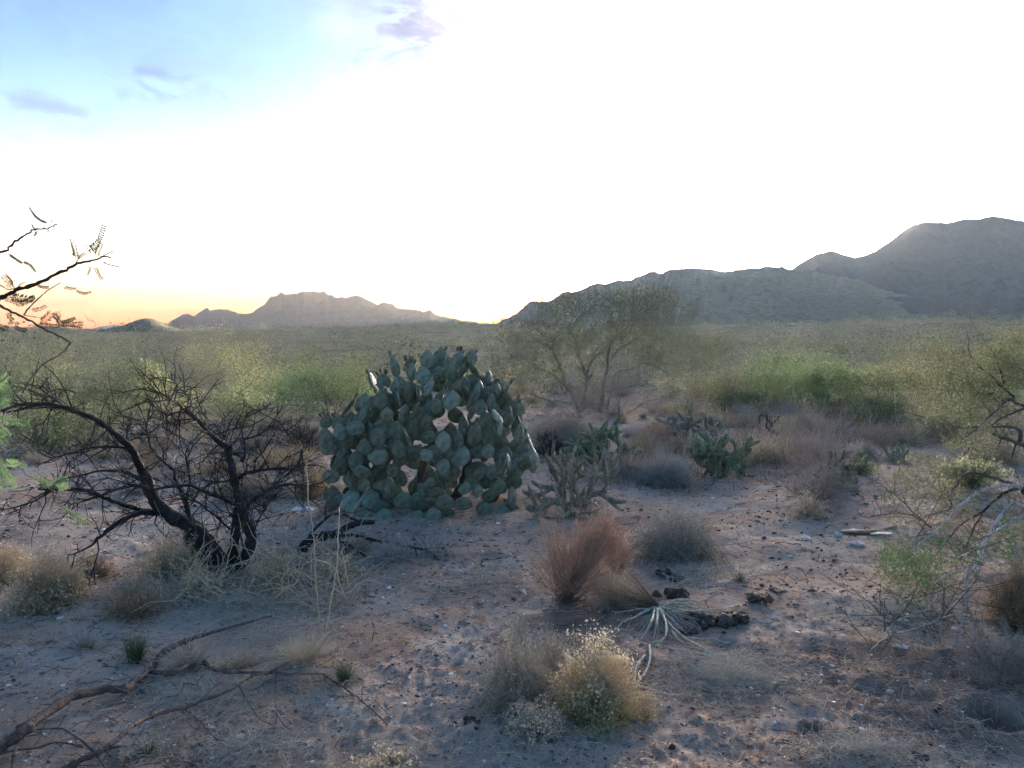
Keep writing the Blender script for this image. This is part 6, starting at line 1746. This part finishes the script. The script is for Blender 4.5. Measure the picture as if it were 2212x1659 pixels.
def litter(n, Y0, Y1, length, r, mat, name, label, clump, lift=.35, seed=0, region=None, k=4, curl=.25):
    if region is None: P = gpts(n, Y0, Y1, clump, seed)
    else:
        U = []; V_ = []
        for x, y, rx, ry, w in region:
            m_ = int(n * w); a = rng.random(m_) * 6.283; q = np.abs(rng.normal(size=m_)) * .75
            U.append(x + rx * q * np.cos(a)); V_.append(y + ry * q * np.sin(a))
        P = ground_many(np.concatenate(U), np.concatenate(V_))
    n = len(P); L = rng.uniform(.4, 1.3, n) * length
    a = rng.random(n) * 6.283
    D = np.stack([np.cos(a), np.sin(a), np.abs(rng.normal(size=n)) * lift], -1) * L[:, None]
    T = P + D; Q = stem_curves(P, T, k, curl, .2)
    zz_ = gz_fine(Q[:, :, 0], Q[:, :, 1]) + .004
    Q[:, :, 2] = np.maximum(Q[:, :, 2], zz_)
    g = Geo(); strands(g, Q, np.linspace(1, .5, k)[None] * r * rng.uniform(.6, 1.3, (n, 1)) * (P[:, 1:2] / 4).clip(.8, 2.5), 3, 0)
    o = g.build(name, mat); tag(o, label, kind='stuff')
litter(24000, 2.2, 13, .075, .0012, M_MAT, 'straw_litter', 'short broken straw littering the ground', (1.0, 2.4), .25, 401)
litter(1500, 2.2, 14, .11, .0016, M_STRAW_PALE, 'pale_straw_litter', 'pale curled straws on the dirt', (0.8, 1.5), .35, 411)
litter(3200, 2.2, 12, .12, .0022, M_DEADWOOD, 'twig_litter', 'brown twigs on the dirt', (0.7, 1.2), .15, 421)
litter(10000, 2, 6, .10, .0012, M_MAT, 'matted_straw', 'mats of grey flattened straw', None, .25, 431,
       region=[(1560, 1460, 170, 55, .26), (1500, 1240, 150, 40, .16), (1850, 1630, 160, 30, .10), (520, 1310, 220, 35, .2), (420, 1500, 180, 60, .12), (620, 1380, 160, 40, .12), (560, 1600, 160, 40, .06), (1040, 1260, 160, 45, .08)])
litter(7000, 6, 22, .16, .0018, M_PINKGRASS, 'short_dry_grass', 'short pinkish dry grass between the mid-distance shrubs', None, 1.4, 441,
       region=[(1750, 930, 260, 50, .45), (1680, 985, 180, 30, .2), (1380, 1030, 200, 25, .12), (350, 960, 330, 45, .2), (1900, 900, 200, 25, .1)], curl=.1)

# litter caught round the feet of the nearer plants
litter(len(FEET) * 90, 2, 6, .085, .0012, M_MAT, 'straw_drift', 'dry straw and fallen stems caught under the nearer plants', None, .5, 451, region=[(x, y - 4, w * .62, w * .16, 1 / len(FEET)) for x, y, w in FEET])
litter(len(FEET) * 40, 2, 6, .05, .0016, M_BROWNBUSH, 'twig_drift', 'brown broken twigs under the nearer plants', None, .3, 461, region=[(x, y - 2, w * .5, w * .13, 1 / len(FEET)) for x, y, w in FEET])

# single stones one can pick out
ROCKS = [(1038, 1304, 30, 'flat white stone on the bare dirt below the prickly pear', .45), (1455, 1212, 42, 'pale grey stone under the front edge of the dark grey-green shrub', .55), (518, 1585, 22, 'round pinkish stone near the bottom edge', .8),
         (455, 1572, 26, 'small white angular stone left of the round pinkish stone', .5), (606, 1528, 14, 'little white stone under the arching thin twigs', .7), (855, 1203, 20, 'pale stone at the tip of the charred limb', .7), (924, 1190, 18, 'small white stone just past the end of the charred limb', .6),
         (804, 1283, 26, 'white broken stone on the dirt below the charred limb', .7), (1850, 1183, 40, 'pale bluish flat rock before the cardboard scraps', .4), (1740, 1166, 30, 'pale bluish upright stone chip left of the cardboard', .9), (1810, 1162, 20, 'small pale chip touching the left end of the cardboard', 1.0),
         (2195, 1470, 24, 'white stone at the right edge by the grey weed', .5), (1922, 1490, 20, 'small pale stone on the smooth dirt at lower right', .9), (1947, 1392, 36, 'bluish chip of rock below the right mesquite twigs', .35), (1725, 1395, 14, 'tiny cream stone on the brown dirt below the round clod', .7), (1830, 1452, 14, 'small white stone beside the footprint', .8),
         (130, 1340, 18, 'white stone left of the green rush tuft', .6), (45, 1410, 22, 'pale stone at the left edge above the thick dead branch', .6), (72, 1443, 20, 'white stone beside the thick dead branch at left', .7), (270, 1580, 22, 'reddish stone between the two dead branches', .7), (1310, 1275, 14, 'little pale stone at the foot of the tan brush', .8), (1125, 1410, 22, 'pale stone behind the dry stalks', .5)]
for x, y, w, label, fl in ROCKS:
    p = ground_at(x, y); s = w * scale_at(p) / 2
    g = Geo(); stones(g, np.array([[0, 0, s * fl * .35]]), s * .85, fl * .8, 0, ICO1, .22)
    o = g.build('stone', M_ROCK, smooth=False); z = float(gz_fine(p[0], p[1])); o.location = (float(p[0]), float(p[1]), z); tag(o, label, 'stone', 'loose stones on the dirt')

# dark clods of earth thrown out of the burrow
CLODS = [(1642, 1302, 48, 'round dark clod alone on the dirt right of the uprooted shrub', .75), (1458, 1296, 52, 'tall dark clod behind the uprooted roots', .85), (1420, 1290, 22, 'small dark clod left of the tall one', .8), (1570, 1340, 66, 'largest dark clod right of the splayed roots', .7), (1535, 1345, 54, 'dark clod touching the largest clod on its left', .7),
         (1445, 1243, 34, 'dark dropping at the right foot of the tan brush', .7), (1462, 1252, 28, 'dark dropping just in front of the other one', .7), (1676, 1281, 30, 'flat dark crumb up-slope of the round clod', .4), (1500, 1335, 40, 'dark clod among the splayed roots', .6), (1022, 1572, 40, 'dark clod left of the low seed-head clump', .6), (2030, 1540, 18, 'small dark clod by the burrow mouth', .7),
         (1990, 1640, 30, 'dark clod near the bottom edge', .6), (1490, 1362, 36, 'dark clod below the splayed roots', .5)]
for x, y, w, label, fl in CLODS:
    p = ground_at(x, y); s = w * scale_at(p) / 2
    g = Geo()
    for i in range(14):
        stones(g, np.array([[rng.normal() * s * .5, rng.normal() * s * .5, s * fl * (.2 + .35 * rng.random())]]), s * rng.uniform(.2, .55), fl, 0, ICO2, .28)
    o = g.build('earth_clod', M_DUNG); o.location = (float(p[0]), float(p[1]), float(gz_fine(p[0], p[1]))); tag(o, label, 'clod', 'dark clods on the dirt')

# litter left by people: a white rag and flattened cardboard
def rag(x, y, w, dpt, label, name, mat, seed):
    p = ground_at(x, y); s = w * scale_at(p)
    n = 16; u = np.linspace(-.5, .5, n); X, Yv = np.meshgrid(u, u)
    Z = .16 * np.abs(fbm(X * 3 + seed, Yv * 3, 3, seed)) + .02
    edge = 1 + .18 * fbm(np.arctan2(Yv, X) * 2, X * 0 + seed, 2, seed)
    V = np.stack([X * s * edge, Yv * s * dpt * edge, Z * s], -1).reshape(-1, 3)
    V2 = V.copy(); V2[:, 2] -= .006
    i = np.arange(n - 1)[:, None] * n + np.arange(n - 1)[None]
    F = np.stack([i, i + 1, i + n + 1, i + n], -1).reshape(-1, 4)
    g = Geo(); g.add(np.concatenate([V, V2]), np.concatenate([F, F[:, ::-1] + n * n]), .5, .5)
    o = g.build(name, mat); o.location = (float(p[0]), float(p[1]), float(gz_fine(p[0], p[1])) + .005); tag(o, label, 'rubbish')
M_RAG = material('dirty_white_cloth', [(0.0, (0.62, 0.62, 0.60))], ramt=0, noise=30, namt=.25)
M_CARD = material('weathered_cardboard', [(0.0, (0.66, 0.58, 0.42))], ramt=.2, noise=25, namt=.3)
M_CARD_IN = material('brown_cardboard_edge', [(0.0, (0.17, 0.11, 0.065))], ramt=.2, noise=25, namt=.3)
rag(655, 1103, 46, .7, 'crumpled white rag on the dirt left of the prickly pear', 'white_rag', M_RAG, 3)
def cardboard():
    b = ground_at(1880, 1150); e = empty('cardboard_scrap', b); tag(e, 'flattened torn cardboard lying under the right mesquite', 'rubbish')
    def flap(name, quad, mat, th=.012):
        g = Geo(); q = np.array(quad); q2 = q - np.array([0, 0, th]); v = np.concatenate([q, q2])
        g.add(v, np.array([[0, 1, 2, 3], [7, 6, 5, 4], [0, 4, 5, 1], [1, 5, 6, 2], [2, 6, 7, 3], [3, 7, 4, 0]]), .5, .5)
        shift(g, b).build(name, mat, e, smooth=False)
    Y = b[1] * 0.985
    Q = lambda *p: [at(x, y, yy) for x, y, yy in p]
    flap('top_flap', Q((1813, 1146, Y + .02), (1868, 1137, Y + .35), (1900, 1139, Y + .40), (1880, 1147, Y + .05)), M_CARD)
    flap('lower_flap', Q((1880, 1152, Y - .05), (1925, 1152, Y + .0), (1952, 1143, Y + .4), (1900, 1144, Y + .35)), M_CARD)
    flap('torn_edge', Q((1895, 1146, Y + .1), (1935, 1140, Y + .15), (1938, 1134, Y + .2), (1900, 1142, Y + .15)), M_CARD_IN)
    flap('side_wall', Q((1812, 1149, Y), (1880, 1151, Y), (1895, 1145, Y + .05), (1830, 1145, Y + .05)), M_CARD_IN)
cardboard()
# a squared-off white cap lying by the round clod
rag(1622, 1300, 20, .6, 'tiny white scrap lying left of the round clod', 'paper_scrap', M_RAG, 9)
